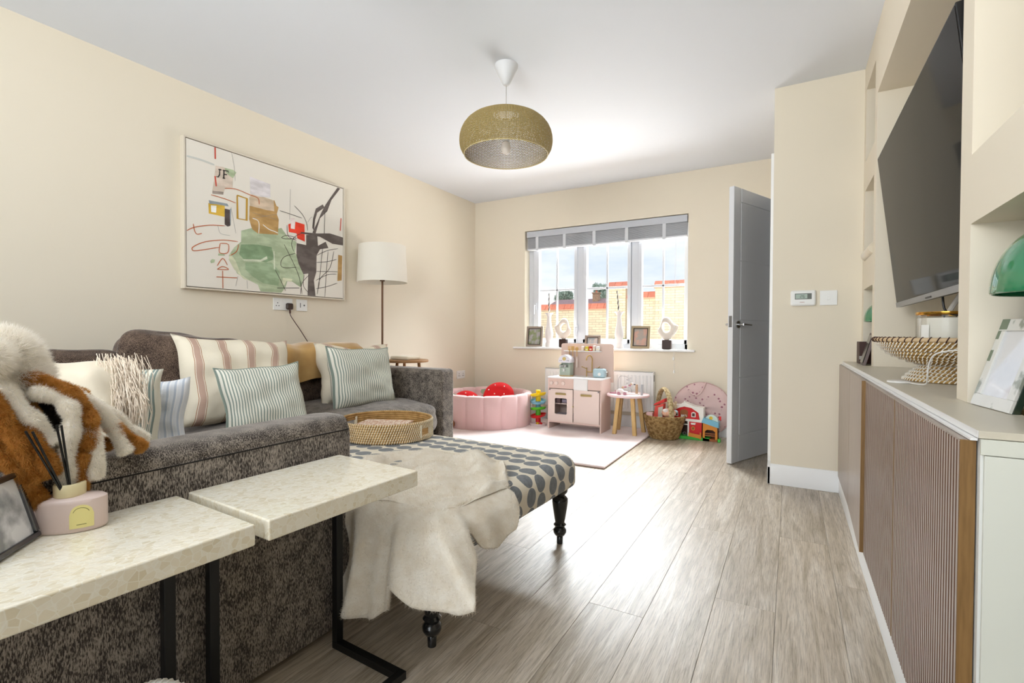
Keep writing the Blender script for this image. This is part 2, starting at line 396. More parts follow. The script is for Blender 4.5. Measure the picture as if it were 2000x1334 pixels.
# skirting
def skirt(name, a, b, nrm, h=.122, t=.015):
    q = MB(); a = Vector(a); b = Vector(b); n = Vector(nrm)
    prof = [(0, 0), (t, 0), (t, h-.02), (t*.6, h-.006), (t*.45, h), (0, h)]
    V = []; m = len(prof)
    for p in (a, b):
        for d, z in prof: V.append((p.x+n.x*d, p.y+n.y*d, z))
    F = [(i, (i+1) % m, m+(i+1) % m, m+i) for i in range(m)]+[tuple(range(m))[::-1], tuple(range(m, 2*m))]
    q.add(V, F); return struct(q.build(name, whitem, fixn=True, bevel=.0015, seg=1))
skirt('baseboard_left', (XL, -2.2, 0), (XL, YF, 0), (1, 0, 0))
skirt('baseboard_far', (XL, YF, 0), (-.10, YF, 0), (0, -1, 0))
skirt('baseboard_partition', (-.115, YP, 0), (.255, YP, 0), (0, -1, 0), .124)
skirt('baseboard_right', (.268, .99, 0), (.268, YP, 0), (-1, 0, 0), .095)
q = MB(); q.box((-.116, YP-.015, 0), (-.10, 3.50, .124)); struct(q.build('baseboard_return', whitem, bevel=.002))
# architrave on the doorway wall
mb = MB(); aw = .065
mb.box((-.118, DH0-aw, 0), (-.10, DH0, DZ+aw)); mb.box((-.118, DH1, 0), (-.10, DH1+aw, DZ+aw)); mb.box((-.118, DH0, DZ), (-.10, DH1, DZ+aw))
mb.box((-.0995, DH0+.0005, 0), (.0, DH0+.025, DZ-.0255)); mb.box((-.0995, DH1-.025, 0), (.0, DH1-.0005, DZ-.0255)); mb.box((-.0995, DH0+.0005, DZ-.025), (0, DH1-.0005, DZ-.0005))
struct(mb.build('trim_1', whitem, bevel=.003))
# door
doorm = mat('door_paint', '#e3e4e6', .32)
dr = thing('door_1', '', 'door', (-.386, 3.785, .006), 0); del dr['category']; del dr['label']; dr['kind'] = 'structure'
dd = Vector((.391, .920, 0)); dn = Vector((.920, -.391, 0))   # along the leaf, towards the camera side
A = Vector((-.388, 3.787, .006)); TH = .037; LW = .62; HH = 1.955
def dp(s, n, z): p = A+dd*s+dn*n; return (p.x, p.y, A.z+z)
def dbox(q, s0, s1, n0, n1, z0, z1, mi=0):
    V = [dp(s, n, z) for z in (z0, z1) for s, n in ((s0, n0), (s1, n0), (s1, n1), (s0, n1))]
    q.add(V, [(0, 3, 2, 1), (4, 5, 6, 7), (0, 1, 5, 4), (1, 2, 6, 5), (2, 3, 7, 6), (3, 0, 4, 7)], mi)
q = MB(); dbox(q, 0, LW, .004, TH-.004, 0, HH); q.build('door_core', doorm, dr, fixn=True)
GZ = [.19, .605, 1.015, 1.44, 1.855]; g = .004
for side in ((TH-.0045, TH), (0, .0045)):
    q = MB(); dbox(q, 0, .100-g, *side, 0, HH); q.build('stile', doorm, dr, bevel=.002, fixn=True)
    zz = [0]+GZ+[HH]
    for i in range(len(zz)-1):
        q = MB(); dbox(q, .100+g if i else .1-g+.0001, LW, *side, zz[i]+(g if i else 0), zz[i+1]-(g if i < len(zz)-2 else 0)); q.build('door_panel', doorm, dr, bevel=.002, fixn=True)
q = MB(); dbox(q, -.0012, .002, .008, .030, .965, 1.045); q.build('latch_plate', mat('steel', '#9a9a9e', .3, 1), dr)
q = MB(); zc_ = .985
for sgn, n0 in ((1, TH), (-1, 0)):
    q = MB()
    q.cyl(dp(.062, n0, zc_), dp(.062, n0+sgn*.009, zc_), .026, 24); q.cyl(dp(.062, n0, zc_), dp(.062, n0+sgn*.045, zc_), .009, 12)
    h = q.build('door_handle', chrome, dr, smooth=True)
    q = MB(); q.tube([dp(.062, n0+sgn*.043, zc_), dp(.085, n0+sgn*.045, zc_), dp(.175, n0+sgn*.043, zc_-.003)], [.009, .008, .0075], 12); q.build('lever', chrome, h, smooth=True)
# window
wn_ = thing('window_1', '', 'x', ((WX0+WX1)/2, YF+.13, WZ0)); del wn_['category']; del wn_['label']; wn_['kind'] = 'structure'
Y0, Y1 = YF+.105, YF+.165
fr = MB(); zb, zt = .776, WZ1
fr.box((WX0, Y0, zb), (WX0+.055, Y1, zt)); fr.box((WX1-.045, Y0, zb), (WX1, Y1, zt)); fr.box((WX0, Y0, zb), (WX1, Y1, zb+.05)); fr.box((WX0, Y0, zt-.05), (WX1, Y1, zt))
for x in (-1.932, -1.354): fr.box((x-.035, Y0, zb), (x+.035, Y1, zt))
fo = fr.build('window_frame', upvc, wn_, bevel=.004)
L3 = [(-2.415, -2.0), (-1.862, -1.428), (-1.283, -.880)]
for i, (a, b) in enumerate(L3):
    sash = MB(); w = .045; y0, y1 = Y0-.012, Y1-.012; z0, z1 = .868, 1.965
    x0, x1 = a-w, b+w
    if i == 0: x0, x1 = a-.065, b+.035
    if i == 1: x0, x1 = a-.036, b+.04
    if i == 2: x0, x1 = a-.037, b+.0
    sash.box((x0, y0, z0-.045), (a, y1, z1+.04)); sash.box((b, y0, z0-.045), (b+.036, y1, z1+.04)); sash.box((x0, y0, z0-.045), (b+.03, y1, z0)); sash.box((x0, y0, z1), (b+.03, y1, z1+.04))
    so = sash.build('sash', upvc, wn_, bevel=.004)
    gb = MB(); gx = (a+b)/2; gb.box((gx-.0095, Y0+.012, z0), (gx+.0095, Y0+.03, z1)); gb.box((a, Y0+.012, 1.383), (b, Y0+.03, 1.403)); gb.build('glazing_bar', upvc, so, bevel=.003)
    for (px0, px1) in ((a, gx), (gx, b)):
        for (pz0, pz1) in ((z0, 1.393), (1.393, z1)):
            pb = MB(); pb.box((px0, Y0+.019, pz0), (px1, Y0+.023, pz1)); pb.build('pane', MATS.setdefault('pane', glass('window_glass', refl=.012)), so)
for x, z in ((-2.452, 1.22), (-1.965, .98)):
    hb = MB(); hb.box((x-.012, Y0-.024, z-.035), (x+.012, Y0-.011, z+.035)); hb.tube([(x, Y0-.03, z+.01), (x, Y0-.05, z+.008), (x+.0, Y0-.052, z-.085)], .008, 10); hb.build('window_handle', upvc, wn_, smooth=True)
# sill board
q = MB(); q.box((-2.666, YF-.045, .755), (-.762, YF, .777)); q.box((WX0, YF, .755), (WX1, Y0, .777)); struct(q.build('trim_2', whitem, bevel=.008, seg=3))
# ================================================================ VENETIAN BLIND
slatm = mat('blind_slat', '#dcdee2', .45)
bl = thing('venetian_blind', 'grey venetian blind raised in a bunch at the top of the window', 'blind', (-1.685, 4.80, 2.03))
bx0, bx1 = -2.522, -.842
q = MB(); q.box((bx0, 4.765, 1.965), (bx1, 4.83, 2.030)); q.build('valance', mat('blind_valance', '#c3c6cc', .5), bl, bevel=.003)
rb = random.Random(5)
for i in range(17):
    z = 1.957-i*.0066; q = MB(); dy = rb.uniform(-.002, .002)
    q.box((bx0+.004, 4.772+dy, z-.0022), (bx1-.004, 4.822+dy, z)); q.build('slat', slatm, bl)
q = MB(); q.box((bx0+.004, 4.770, 1.828), (bx1-.004, 4.824, 1.846)); q.build('bottom_rail', slatm, bl, bevel=.003)
for f in (.075, .265, .46, .66, .875):
    x = bx0+(bx1-bx0)*f; q = MB(); q.box((x-.016, 4.7665, 1.822), (x+.016, 4.769, 1.968)); q.box((x-.016, 4.7665, 1.820), (x+.016, 4.826, 1.8235)); q.build('ladder_tape', mat('blind_tape', '#d5d7db', .8), bl)
for i, (x, z0) in enumerate(((-.945, .70), (-.938, .58))):
    q = MB(); q.cyl((x, 4.70 if 0 else 4.762, 1.83), (x, 4.705, z0), .0013, 6); c = q.build('pull_cord', mat('cord_white', '#e6e6e4', .7), bl)
    q = MB(); q.lathe([(.002, .03), (.006, .02), (.008, 0), (.0, -.001)][::-1], (x, 4.705, z0-.02), 12); q.build('cord_weight', fitm, c, smooth=True)

# ================================================================ RADIATOR
ra = thing('radiator', 'white panel radiator on the far wall below the window sill', 'radiator', (-1.69, 4.70, .16))
q = MB(); q.box((-2.25, 4.69, .165), (-1.125, 4.70, .56)); q.box((-2.25, 4.735, .165), (-1.125, 4.745, .56)); q.box((-2.25, 4.69, .552), (-1.125, 4.745, .56)); q.build('panel', fitm, ra, bevel=.003)
for i in range(30):
    x = -2.215+i*.0362; q = MB(); q.box((x, 4.684, .20), (x+.02, 4.691, .525)); q.build('flute', fitm, ra, bevel=.003)
q = MB(); q.box((-2.254, 4.686, .16), (-2.246, 4.745, .562)); q.box((-1.129, 4.686, .16), (-1.121, 4.745, .562)); q.build('side_cover', fitm, ra, bevel=.002)
q = MB(); q.cyl((-1.14, 4.715, 0), (-1.14, 4.715, .2), .007, 10); q.cyl((-2.235, 4.715, 0), (-2.235, 4.715, .2), .007, 10); q.build('pipe', fitm, ra)
q = MB(); q.box((-1.1205, 4.70, .47), (-1.1195, 4.72, .53)); q.build('vent_slot', blackm, ra)
q = MB()
for x in (-2.0, -1.4): q.box((x-.02, 4.744, .2), (x+.02, 4.761, .5))
q.build('wall_bracket', fitm, ra)

# ================================================================ OUTSIDE
grassm = mat('grass', '#7c9a4a', .9, vary=('#5b7a35', 6, .35, .65))
q = MB(); q.box((-40, YF+.3, -.2), (30, 60, -.05)); g_ = q.build('ground', mat('block_paving', '#b9a894', .9, vary=('#a4937e', 4, .4, .6))); struct(g_)
# garden wall of buff bricks with red tile coping, stepping up to the right
WY = 14.5
bw = thing('garden_wall', 'buff brick garden wall with stepped red tile copings seen through the window', 'wall', (-5, WY+.15, -.05))
mort = mat('mortar', '#bfb298', .9)
brk = mat('buff_brick', '#ebe1cb', .85, vary=('#e2d3b3', 3, .3, .7), rnd=.10)
cop = mat('red_tile', '#dc8a72', .8, rnd=.08, vary=('#cf7a62', 8, .35, .7))
segs = [(-12, -4.82, 1.66, 0), (-4.82, -4.28, 2.29, -.12), (-4.28, -3.44, 1.96, 0), (-3.44, 1.5, 2.26, -.02)]
q = MB()
for x0, x1, h, dy in segs: q.box((x0, WY+dy+.012, -.05), (x1, WY+.22, h))
q.build('mortar_core', mort, bw)
cells = []
for x0, x1, h, dy in segs:
    z = h-.0737; k = 0
    while z > 0:
        x = x0-(.1125 if k % 2 else 0)
        while x < x1:
            a, b = max(x, x0)+.005, min(x+.225, x1)-.005
            if b-a > .02: cells.append((a, b, z, dy))
            x += .225
        z -= .075; k += 1
vis = [c for c in cells if -7.3 < c[0] < -2.55 and c[2] > .85]
# the bricks that read largest stay single parts, the rest is one joined part
vis.sort(key=lambda c: -(c[1]-c[0])); main = set(vis[:290]); rest = [c for c in cells if c not in main and True]
bm0 = MB(); bm0.box((-.1075, 0, 0), (.1075, .1, .065)); bp0 = None
for a, b, z, dy in main:
    if abs((b-a)-.215) < .002:
        if bp0 is None:
            bp0 = MB().box((-.1075, 0, 0), (.1075, .1, .065)).build('brick', brk, None); bp0.parent = bw; bp0.location = Vector(((a+b)/2, WY+dy, z))-Vector(bw.location)
        else:
            c = bp0.copy(); COL.objects.link(c); c.location = Vector(((a+b)/2, WY+dy, z))-Vector(bw.location)
    else: MB().box((a, WY+dy, z), (b, WY+dy+.1, z+.065)).build('brick', brk, bw)
q = MB()
for a, b, z, dy in rest: q.box((a, WY+dy, z), (b, WY+dy+.1, z+.065))
o = q.build('brick', brk, bw); o['kind'] = 'stuff'
for x0, x1, h, dy in segs:
    x = x0-.03; e = x1+(.03 if h > 2 else 0)
    q = MB(); q.box((x, WY+dy-.05, h), (e, WY+.28, h+.035)); q.build('tile_course', mat('pale_tile', '#d8b59a', .8), bw)
    while x < e:
        if x < 1.5:
            b = min(x+.216, e); q = MB(); q.prism([(x, WY+dy-.03, h+.035), (x, WY+.1, h+.215), (x, WY+.26, h+.035)], (b-x-.004, 0, 0)); q.build('coping_tile', cop, bw, fixn=True)
        x += .22
# neighbour's roof and chimney
nb = thing('neighbour_house', 'distant house with purple slate roof and a brick chimney beyond the wall', 'house', (-9.1, 27, 0))
q = MB(); q.box((-12, 25, -.1), (-7, 29, 2.2)); q.build('house_wall', brk, nb)
q = MB(); q.prism([(-12.2, 24.6, 2.15), (-12.2, 27, 2.95), (-12.2, 29.4, 2.15)], (5.4, 0, 0)); q.build('roof', mat('slate', '#a78c8e', .8, vary=('#8d7377', 20, .4, .6)), nb, fixn=True)
q = MB(); q.box((-9.75, 26.4, 2.3), (-9.42, 26.75, 3.2)); q.box((-9.79, 26.36, 3.2), (-9.38, 26.79, 3.26)); ch = q.build('chimney', mat('chimney_brick', '#c9a98c', .9, vary=('#a98a70', 20, .4, .6)), nb)
q = MB(); q.cyl((-9.58, 26.57, 3.26), (-9.58, 26.57, 3.38), .06, 12, r1=.05); q.build('chimney_pot', cop, ch)
# trees
def tree(x, y, h, r, label, seed):
    t = thing('pine_tree', label, 'tree', (x, y, -.05))
    q = MB(); q.tube([(x, y, -.05), (x+.1, y, h*.6), (x, y, h*.92)], [.22, .15, .04], 8); q.build('trunk', mat('bark', '#6d5c4c', .9), t)
    rng = np.random.default_rng(seed); n = 9000
    cl = rng.normal(0, 1, (26, 3)); cl /= np.linalg.norm(cl, axis=1)[:, None]; cl *= (rng.random(26)**.4)[:, None]; cl = cl*np.array([r, r, r*.62])+np.array([x, y, h-r*.5])
    C = cl[rng.integers(0, 26, n)]; d = rng.normal(0, 1, (n, 3)); d /= np.linalg.norm(d, axis=1)[:, None]; P = C+d*(rng.random(n)**.5)[:, None]*r*.34
    a = rng.normal(0, 1, (n, 3)); b = rng.normal(0, 1, (n, 3)); s = .09
    V = np.stack([P, P+a*s, P+b*s], 1).reshape(-1, 3)
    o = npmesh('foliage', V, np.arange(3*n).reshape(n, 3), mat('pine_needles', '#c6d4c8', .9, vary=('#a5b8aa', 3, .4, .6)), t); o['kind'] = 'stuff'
tree(-21.9, 50, 5.6, 1.0, 'round dark green tree behind the wall, left window pane', 1)
tree(-18.0, 52, 6.15, 1.25, 'bushy tree behind the chimney, middle window pane', 2)
rng_ = np.random.default_rng(9); n_ = 2600; d_ = rng_.normal(0, 1, (n_, 3)); d_ /= np.linalg.norm(d_, axis=1)[:, None]; d_[:, 2] = np.abs(d_[:, 2])
P_ = d_*(.6+.4*rng_.random(n_))[:, None]*np.array([.34, .3, .92])+np.array([-4.33, WY-.5, -.04]); a_ = rng_.normal(0, .035, (n_, 3)); b2_ = rng_.normal(0, .035, (n_, 3))
bs = npmesh('garden_bush', np.stack([P_, P_+a_, P_+b2_], 1).reshape(-1, 3), np.arange(3*n_).reshape(n_, 3), grassm, None, origin=(-4.33, WY-.5, -.05)); tag(bs, 'small green bush at the foot of the garden wall pier', 'bush')
# ================================================================ SOFA
sf = thing('corner_sofa', 'dark brown and grey chenille corner sofa against the left wall', 'sofa', (-2.1, 1.3, 0))
def rbox(name, lo, hi, r, m, parent, seg=5, M=None, wob=0, n=0):
    q = MB(); q.box(lo, hi, 0, M); return q.build(name, m, parent, bevel=r, seg=seg)
def puff(name, lo, hi, m, parent, bulge=.03, seed=1, rot=None, nx=26, p=5.0, wr=.006):
    """soft cushion block: superellipsoid-like box with crown and wrinkles"""
    c = [(a+b)/2 for a, b in zip(lo, hi)]; h = [(b-a)/2 for a, b in zip(lo, hi)]
    V = []; F = []; n = nx; rs = random.Random(seed); ph = [rs.uniform(0, 6) for _ in range(6)]
    idx = {}
    def vid(i, j, k):
        key = (i, j, k)
        if key in idx: return idx[key]
        d = [2*i/n-1, 2*j/n-1, 2*k/n-1]; mx = max(abs(x) for x in d)
        nn = sum(abs(x)**p for x in d)**(1/p); v = [x/nn*mx for x in d]
        b = 1+bulge/min(h)*(1-v[0]**2)*(1-v[1]**2)*(1 if abs(v[2]) > .5 else 0)
        w = wr*(sin(5*v[0]+3*v[1]+ph[0])+.6*sin(9*v[1]-4*v[2]+ph[1])+.5*sin(11*v[0]+6*v[2]+ph[2]))
        P = [v[a]*h[a] for a in range(3)]; P[2] *= b
        L = sqrt(sum(x*x for x in d)) or 1; P = [P[a]+d[a]/L*w for a in range(3)]
        V.append(P); idx[key] = len(V)-1; return idx[key]
    for i in range(n):
        for j in range(n):
            for s, fl_ in ((0, 1), (n, 0)):
                f = [vid(i, j, s), vid(i+1, j, s), vid(i+1, j+1, s), vid(i, j+1, s)]; F.append(tuple(f[::-1] if fl_ else f))
                f = [vid(i, s, j), vid(i+1, s, j), vid(i+1, s, j+1), vid(i, s, j+1)]; F.append(tuple(f if fl_ else f[::-1]))
                f = [vid(s, i, j), vid(s, i+1, j), vid(s, i+1, j+1), vid(s, i, j+1)]; F.append(tuple(f[::-1] if fl_ else f))
    Mx = Matrix.Translation(c) @ (rot if rot is not None else Matrix.Identity(4))
    q = MB(); q.add(V, F, 0, Mx); return q.build(name, m, parent, smooth=True)
# near arm (the big panel in front), with a domed top and a stitched seam
def arm(name, x0, x1, y0, y1, z0, z1, m):
    q = MB(); w = x1-x0; V = []; F = []; prof = []
    n = 14
    prof.append((x1, z0+.01)); prof.append((x1, z1-.045)); prof.append((x1-.003, z1-.039))
    for i in range(n+1):
        a = i/n; x = x1-.002-(w-.004)*a; prof.append((x, z1-.036+.036*(1-(2*a-1)**4)**.5 if 0 < a < 1 else z1-.036))
    prof += [(x0, z1-.045), (x0, z0+.01)]
    ys = [y0, y0+.004, y0+.02, y0+.05]+[y0+.05+(y1-y0-.1)*i/8 for i in range(1, 9)]+[y1-.02, y1-.006, y1]
    for yi, y in enumerate(ys):
        e = min(y-y0, y1-y); ins = .022*max(0, 1-e/.03)**2
        for x, z in prof:
            cx, cz = (x0+x1)/2, (z0+z1)/2
            V.append((x-(ins if x > cx else -ins), y, z-(ins if z > cz else -ins)))
    m_ = len(prof)
    for i in range(len(ys)-1):
        for k in range(m_): l = (k+1) % m_; F.append((i*m_+k, i*m_+l, (i+1)*m_+l, (i+1)*m_+k))
    F.append(tuple(range(m_))); F.append(tuple((len(ys)-1)*m_+k for k in range(m_))[::-1])
    q.add(V, F); return q.build(name, m, sf, smooth=True, fixn=True)
na = arm('near_arm', -1.345, -1.192, -.32, 1.098, .018, .667, sofam)
q = MB(); q.tube([(-1.1925, -.3, .6215), (-1.1925, .4, .6215), (-1.1925, 1.075, .6215)], .0018, 6); q.build('seam', mat('seam_thread', '#1c1815', .9), na, smooth=True)
q = MB()
for x, y in ((-1.27, 1.0), (-1.27, -.2), (-2.2, 2.75), (-3.05, 2.75)): q.cyl((x, y, 0), (x, y, .03), .022, 12)
q.build('foot', blackm, sf)
# base, seat blocks, back frame
rbox('base', (-3.1, -.30, .03), (-1.35, 1.05, .26), .02, sofam, sf)
rbox('base', (-3.1, 1.055, .03), (-2.11, 2.66, .26), .02, sofam, sf)
rbox('back_frame', (-3.17, -.32, .03), (-2.99, 2.83, .70), .04, sofam, sf)
rbox('far_arm', (-3.0, 2.672, .03), (-2.07, 2.83, .672), .03, sofam, sf)
rbox('near_back', (-3.0, -.45, .03), (-1.36, -.30, .66), .03, sofam, sf)
puff('seat_cushion', (-2.98, -.29, .25), (-1.36, 1.12, .455), sofam, sf, .02, 3, nx=30, p=7)
puff('seat_cushion', (-2.98, 1.10, .25), (-2.06, 1.80, .45), sofam, sf, .025, 4, p=7)
puff('seat_cushion', (-2.98, 1.80, .25), (-2.01, 2.668, .452), sofam, sf, .04, 5, p=6)
# loose back cushions (front of the back is at about x=-2.65)
Ry = lambda a: Matrix.Rotation(radians(a), 4, 'Y')
Rz = lambda a: Matrix.Rotation(radians(a), 4, 'Z')
Rx = lambda a: Matrix.Rotation(radians(a), 4, 'X')
puff('back_cushion', (-2.93, .36, .44), (-2.69, 1.165, .83), sofa_b, sf, .0, 6, Ry(-6), p=6, wr=.008)
o = puff('back_cushion', (-2.80, 1.06, .42), (-2.54, 1.66, .90), sofa_b, sf, .0, 7, Rz(-14) @ Ry(-8) @ Rx(-7), p=6, wr=.008)
puff('back_cushion', (-2.95, 1.66, .44), (-2.68, 2.30, .815), sofa_b, sf, .0, 8, Ry(-4), p=6)
puff('back_cushion', (-2.95, 2.30, .44), (-2.68, 2.665, .80), sofa_b, sf, .0, 9, Ry(-4), p=6)

# ================================================================ LOOSE CUSHIONS
def pillow_mesh(w, h, t, seed=1, pinch=.10, n=26, wr=.010, slump=0):
    rs = random.Random(seed); ph = [rs.uniform(0, 6.28) for _ in range(10)]; V = []; F = []; UV = []
    for side in (1, -1):
        for i in range(n+1):
            for j in range(n+1):
                u = 2*i/n-1; v = 2*j/n-1
                u_ = u*(1-pinch*(1-v*v)*abs(u)**2*.5); 
                x = w/2*(u-u*pinch*(1-v*v)*abs(u)**3); y = h/2*(v-v*pinch*(1-u*u)*abs(v)**3)
                z = t/2*((1-u**4)*(1-v**4))**.55*side
                k = (1-u**4)*(1-v**4)
                z += wr*k*(sin(4*u+5*v+ph[0])+.7*sin(9*v-3*u+ph[1])+.5*sin(13*u+2*v+ph[2])+.4*sin(16*v+7*u+ph[3]))
                rad = abs(u)*abs(v); z += wr*.8*rad*sin(20*atan2(v, u)+ph[4])*k
                y += slump*(v-1)*.0
                x += wr*.5*sin(6*v+ph[5])*abs(u); y += wr*.6*sin(5*u+ph[6])*abs(v)
                V.append((x, y, z)); UV.append((i/n, j/n))
    m = n+1; off = m*m
    for i in range(n):
        for j in range(n):
            a, b, c, d = i*m+j, (i+1)*m+j, (i+1)*m+j+1, i*m+j+1
            F.append((a, b, c, d)); F.append((off+d, off+c, off+b, off+a))
    return V, F, UV, m
def basis(right, up):
    r = Vector(right).normalized(); u = Vector(up); u = (u-r*u.dot(r)).normalized(); n = r.cross(u)
    return Matrix(((r.x, u.x, n.x, 0), (r.y, u.y, n.y, 0), (r.z, u.z, n.z, 0), (0, 0, 0, 1)))
def pillow(name, label, cat, c, right, up, w, h, t, m, seed=1, pinch=.1, wr=.010, group=None, piping=None, extra=None):
    V, F, UV, mm = pillow_mesh(w, h, t, seed, pinch, wr=wr)
    M = Matrix.Translation(c) @ basis(right, up)
    root = thing(name, label, cat, tuple(c), 0, group)
    q = MB(); q.add(V, F, 0, M, UV); b = q.build('cover', m, root, smooth=True)
    md = b.modifiers.new('weld', 'WELD'); md.merge_threshold = .0008
    if piping:
        n = mm-1; ring = [V[i*mm] for i in range(n)]+[V[n*mm+j] for j in range(n)]+[V[i*mm+n] for i in range(n, 0, -1)]+[V[j] for j in range(n, 0, -1)]
        q = MB(); q.tube(ring, .0035, 6, M=M, closed=True); q.build('piping', piping, root, smooth=True)
    if extra: extra(root, M)
    return root
tick = stripes('green_ticking', '#e9e6d8', (32, [(0, '#8f9b90'), (.42, '#eae7da'), (.5, '#e9e6d8')]))
tick2 = stripes('green_ticking_wide', '#e9e6d8', (11, [(0, '#8b9a92'), (.22, '#e9e6d8'), (.34, '#93a19a'), (.46, '#8b9a92'), (.56, '#ece8d6')]))
tickb = stripes('blue_ticking', '#e9e9ea', (16, [(0, '#c3cbd6'), (.3, '#eeeeef'), (.5, '#e3e6ea')]))
linen = stripes('tan_stripe_linen', '#e7dcc6', (4.6, [(0, '#e9dfc9'), (.40, '#a9714a'), (.425, '#efe6d3'), (.45, '#c2a391'), (.68, '#efe6d3'), (.705, '#a9714a'), (.73, '#e9dfc9')]))
fluff_cream = mat('cream_cotton', '#e6dac3', .9, sheen=.3, bump=(90, .3, .002))
def tabs(dx, dy):
    def f(root, M):
        q = MB(); q.box((dx-.004, dy-.014, -.001), (dx+.016, dy+.014, .001), 0, M); q.build('label_tag', mat('label_white', '#f2f1ee', .7), root)
    return f
# corner points in the room (left group)
pillow('scatter_cushion', 'large cream square cushion with tan and pink stripes leaning on the brown back cushion', 'cushion', (-2.44, 1.49, .68), (.10, 1, -.06), (-.36, .05, .93), .58, .46, .17, linen, 11, .10, .010, extra=None)
pillow('scatter_cushion', 'small green ticking cushion leaning on the left large striped cushion', 'cushion', (-2.17, 1.45, .595), (.14, 1, .03), (-.38, -.42, .85), .40, .36, .13, tick, 12, .10, .006, piping=tick, extra=tabs(.205, -.13))
pillow('scatter_cushion', 'green ticking cushion standing upright beside the mustard velvet throw', 'cushion', (-2.35, 2.23, .640), (.03, 1, -.03), (-.22, -.04, .97), .50, .39, .15, tick, 13, .09, .006, piping=tick)
pillow('scatter_cushion', 'crumpled tan striped cushion tucked between a ticking cushion and the far sofa arm', 'cushion', (-2.54, 2.36, .635), (-.02, 1, -.03), (-.20, .02, .97), .66, .44, .15, linen, 14, .16, .017)
# near group on the return
pillow('scatter_cushion', 'wide green ticking cushion standing behind the plush toy', 'cushion', (-1.87, .715, .625), (.55, .62, 0), (-.15, -.10, .97), .30, .36, .11, tick2, 15, .08, .008)
pillow('scatter_cushion', 'pale blue ticking cushion edge leaning behind the green striped one', 'cushion', (-1.93, .80, .60), (.50, .66, 0), (-.2, .1, .97), .34, .33, .10, tickb, 16, .08, .008)
pillow('scatter_cushion', 'cream striped cushion lying flat behind the tasselled cushion', 'cushion', (-2.25, .72, .68), (.4, 1, -.05), (-.75, .2, .55), .46, .30, .12, linen, 18, .08, .008)
def tassels(root, M):
    rng = np.random.default_rng(4); n = 900
    u = rng.uniform(.55, 1, n); P = np.stack([.19*u+rng.normal(0, .012, n), rng.uniform(.02, .17, n), rng.uniform(.01, .05, n)], 1)
    q = MB(); Vv = []; Ff = []
    for p in P[:760]:
        a = M @ Vector(p); d = Vector((rng.normal(.01, .010), rng.normal(0, .010), -.065-.04*rng.random()))
        m1 = a+d*.5+Vector((rng.normal(.012, .004), rng.normal(0, .005), .008)); q.tube([a, m1, a+d], .0008, 3)
    o = q.build('tassel_fringe', mat('tassel_thread', '#efdfca', .9), root); o['kind'] = 'stuff'
pillow('scatter_cushion', 'cream cushion with a bunch of long tassels behind the plush toy', 'cushion', (-1.66, .50, .70), (.30, .80, -.02), (-.55, .05, .80), .34, .34, .12, fluff_cream, 17, .08, .006, extra=tassels)

# ================================================================ MUSTARD THROW over the back cushion
def throw_strip():
    V = []; F = []; nu, nv = 34, 26; rs = random.Random(8)
    path = [(-2.98, .70), (-2.95, .79), (-2.90, .835), (-2.82, .842), (-2.73, .835), (-2.665, .80), (-2.65, .74), (-2.648, .68), (-2.645, .62)]
    def at(t):
        t *= len(path)-1; i = min(int(t), len(path)-2); f = t-i; a, b = path[i], path[i+1]; return a[0]+(b[0]-a[0])*f, a[1]+(b[1]-a[1])*f
    for side in (0, 1):
        for i in range(nu+1):
            for j in range(nv+1):
                t = j/nv; x, z = at(t); y = 1.62+.92*i/nu
                y += .02*sin(9*t)*(i/nu-.5); lift = .006*sin(14*i/nu*pi/2+2*t)+.005*sin(31*i/nu+5*t)
                hem = .015*sin(5*i/nu)*t if t > .7 else 0
                dz = -.05 if 0 else 0
                V.append((x+lift+.010-side*.008, y, z+lift*.8+.012-hem+dz-side*.008*(1 if t < .6 else 0)))
    m = nv+1; off = (nu+1)*m
    for i in range(nu):
        for j in range(nv):
            a, b, c, d = i*m+j, (i+1)*m+j, (i+1)*m+j+1, i*m+j+1; F.append((a, b, c, d)); F.append((off+d, off+c, off+b, off+a))
    for i in range(nu):
        for j in (0, nv): a, b = i*m+j, (i+1)*m+j; F.append((a, b, off+b, off+a))
    for j in range(nv):
        for i in (0, nu): a, b = i*m+j, i*m+j+1; F.append((a, b, off+b, off+a))
    q = MB(); q.add(V, F); o = q.build('velvet_throw', mat('mustard_velvet', '#b98f52', .8, sheen=.6, vary=('#d1ac70', 5, .35, .7), bump=(25, .3, .004)), None, smooth=True, origin=(-2.8, 2.08, .84), fixn=True)
    tag(o, 'mustard velvet throw folded over the sofa back cushion', 'throw')
throw_strip()

# ================================================================ FLOOR LAMP in the corner behind the sofa
lx, ly = -2.99, 3.06
lp = thing('floor_lamp', 'slim bronze floor lamp with a cream drum shade beyond the sofa', 'lamp', (lx, ly, 0))
bronze = mat('bronze', '#6b4f3c', .4, .8)
q = MB(); q.lathe([(0, 0), (.14, 0), (.14, .012), (.13, .02), (0, .022)], (lx, ly, 0), 32); q.build('base', bronze, lp, smooth=True)
q = MB(); q.cyl((lx, ly, .02), (lx, ly, 1.40), .0085, 12); q.cyl((lx, ly, 1.355), (lx, ly, 1.375), .02, 16); q.build('pole', bronze, lp, smooth=True)
shm = mat('lamp_shade_linen', '#efe9db', .85, bump=(400, .1, .0005)); N, L, b = nodes(shm); b.inputs['Transmission Weight'].default_value = 0
q = MB(); q.capb = q.capt = False; q.lathe([(.207, 1.345), (.192, 1.652), (.189, 1.652), (.204, 1.345), (.207, 1.345)], (lx+.0, ly, 0), 56)
MBc = q
q.build('lamp_shade', shm, lp, smooth=True)
q = MB()
for k in range(3):
    a = 2*pi*k/3; q.cyl((lx, ly, 1.62), (lx+.190*cos(a), ly+.190*sin(a), 1.64), .002, 6)
q.cyl((lx, ly, 1.38), (lx, ly, 1.62), .004, 8); q.build('shade_carrier', bronze, lp)
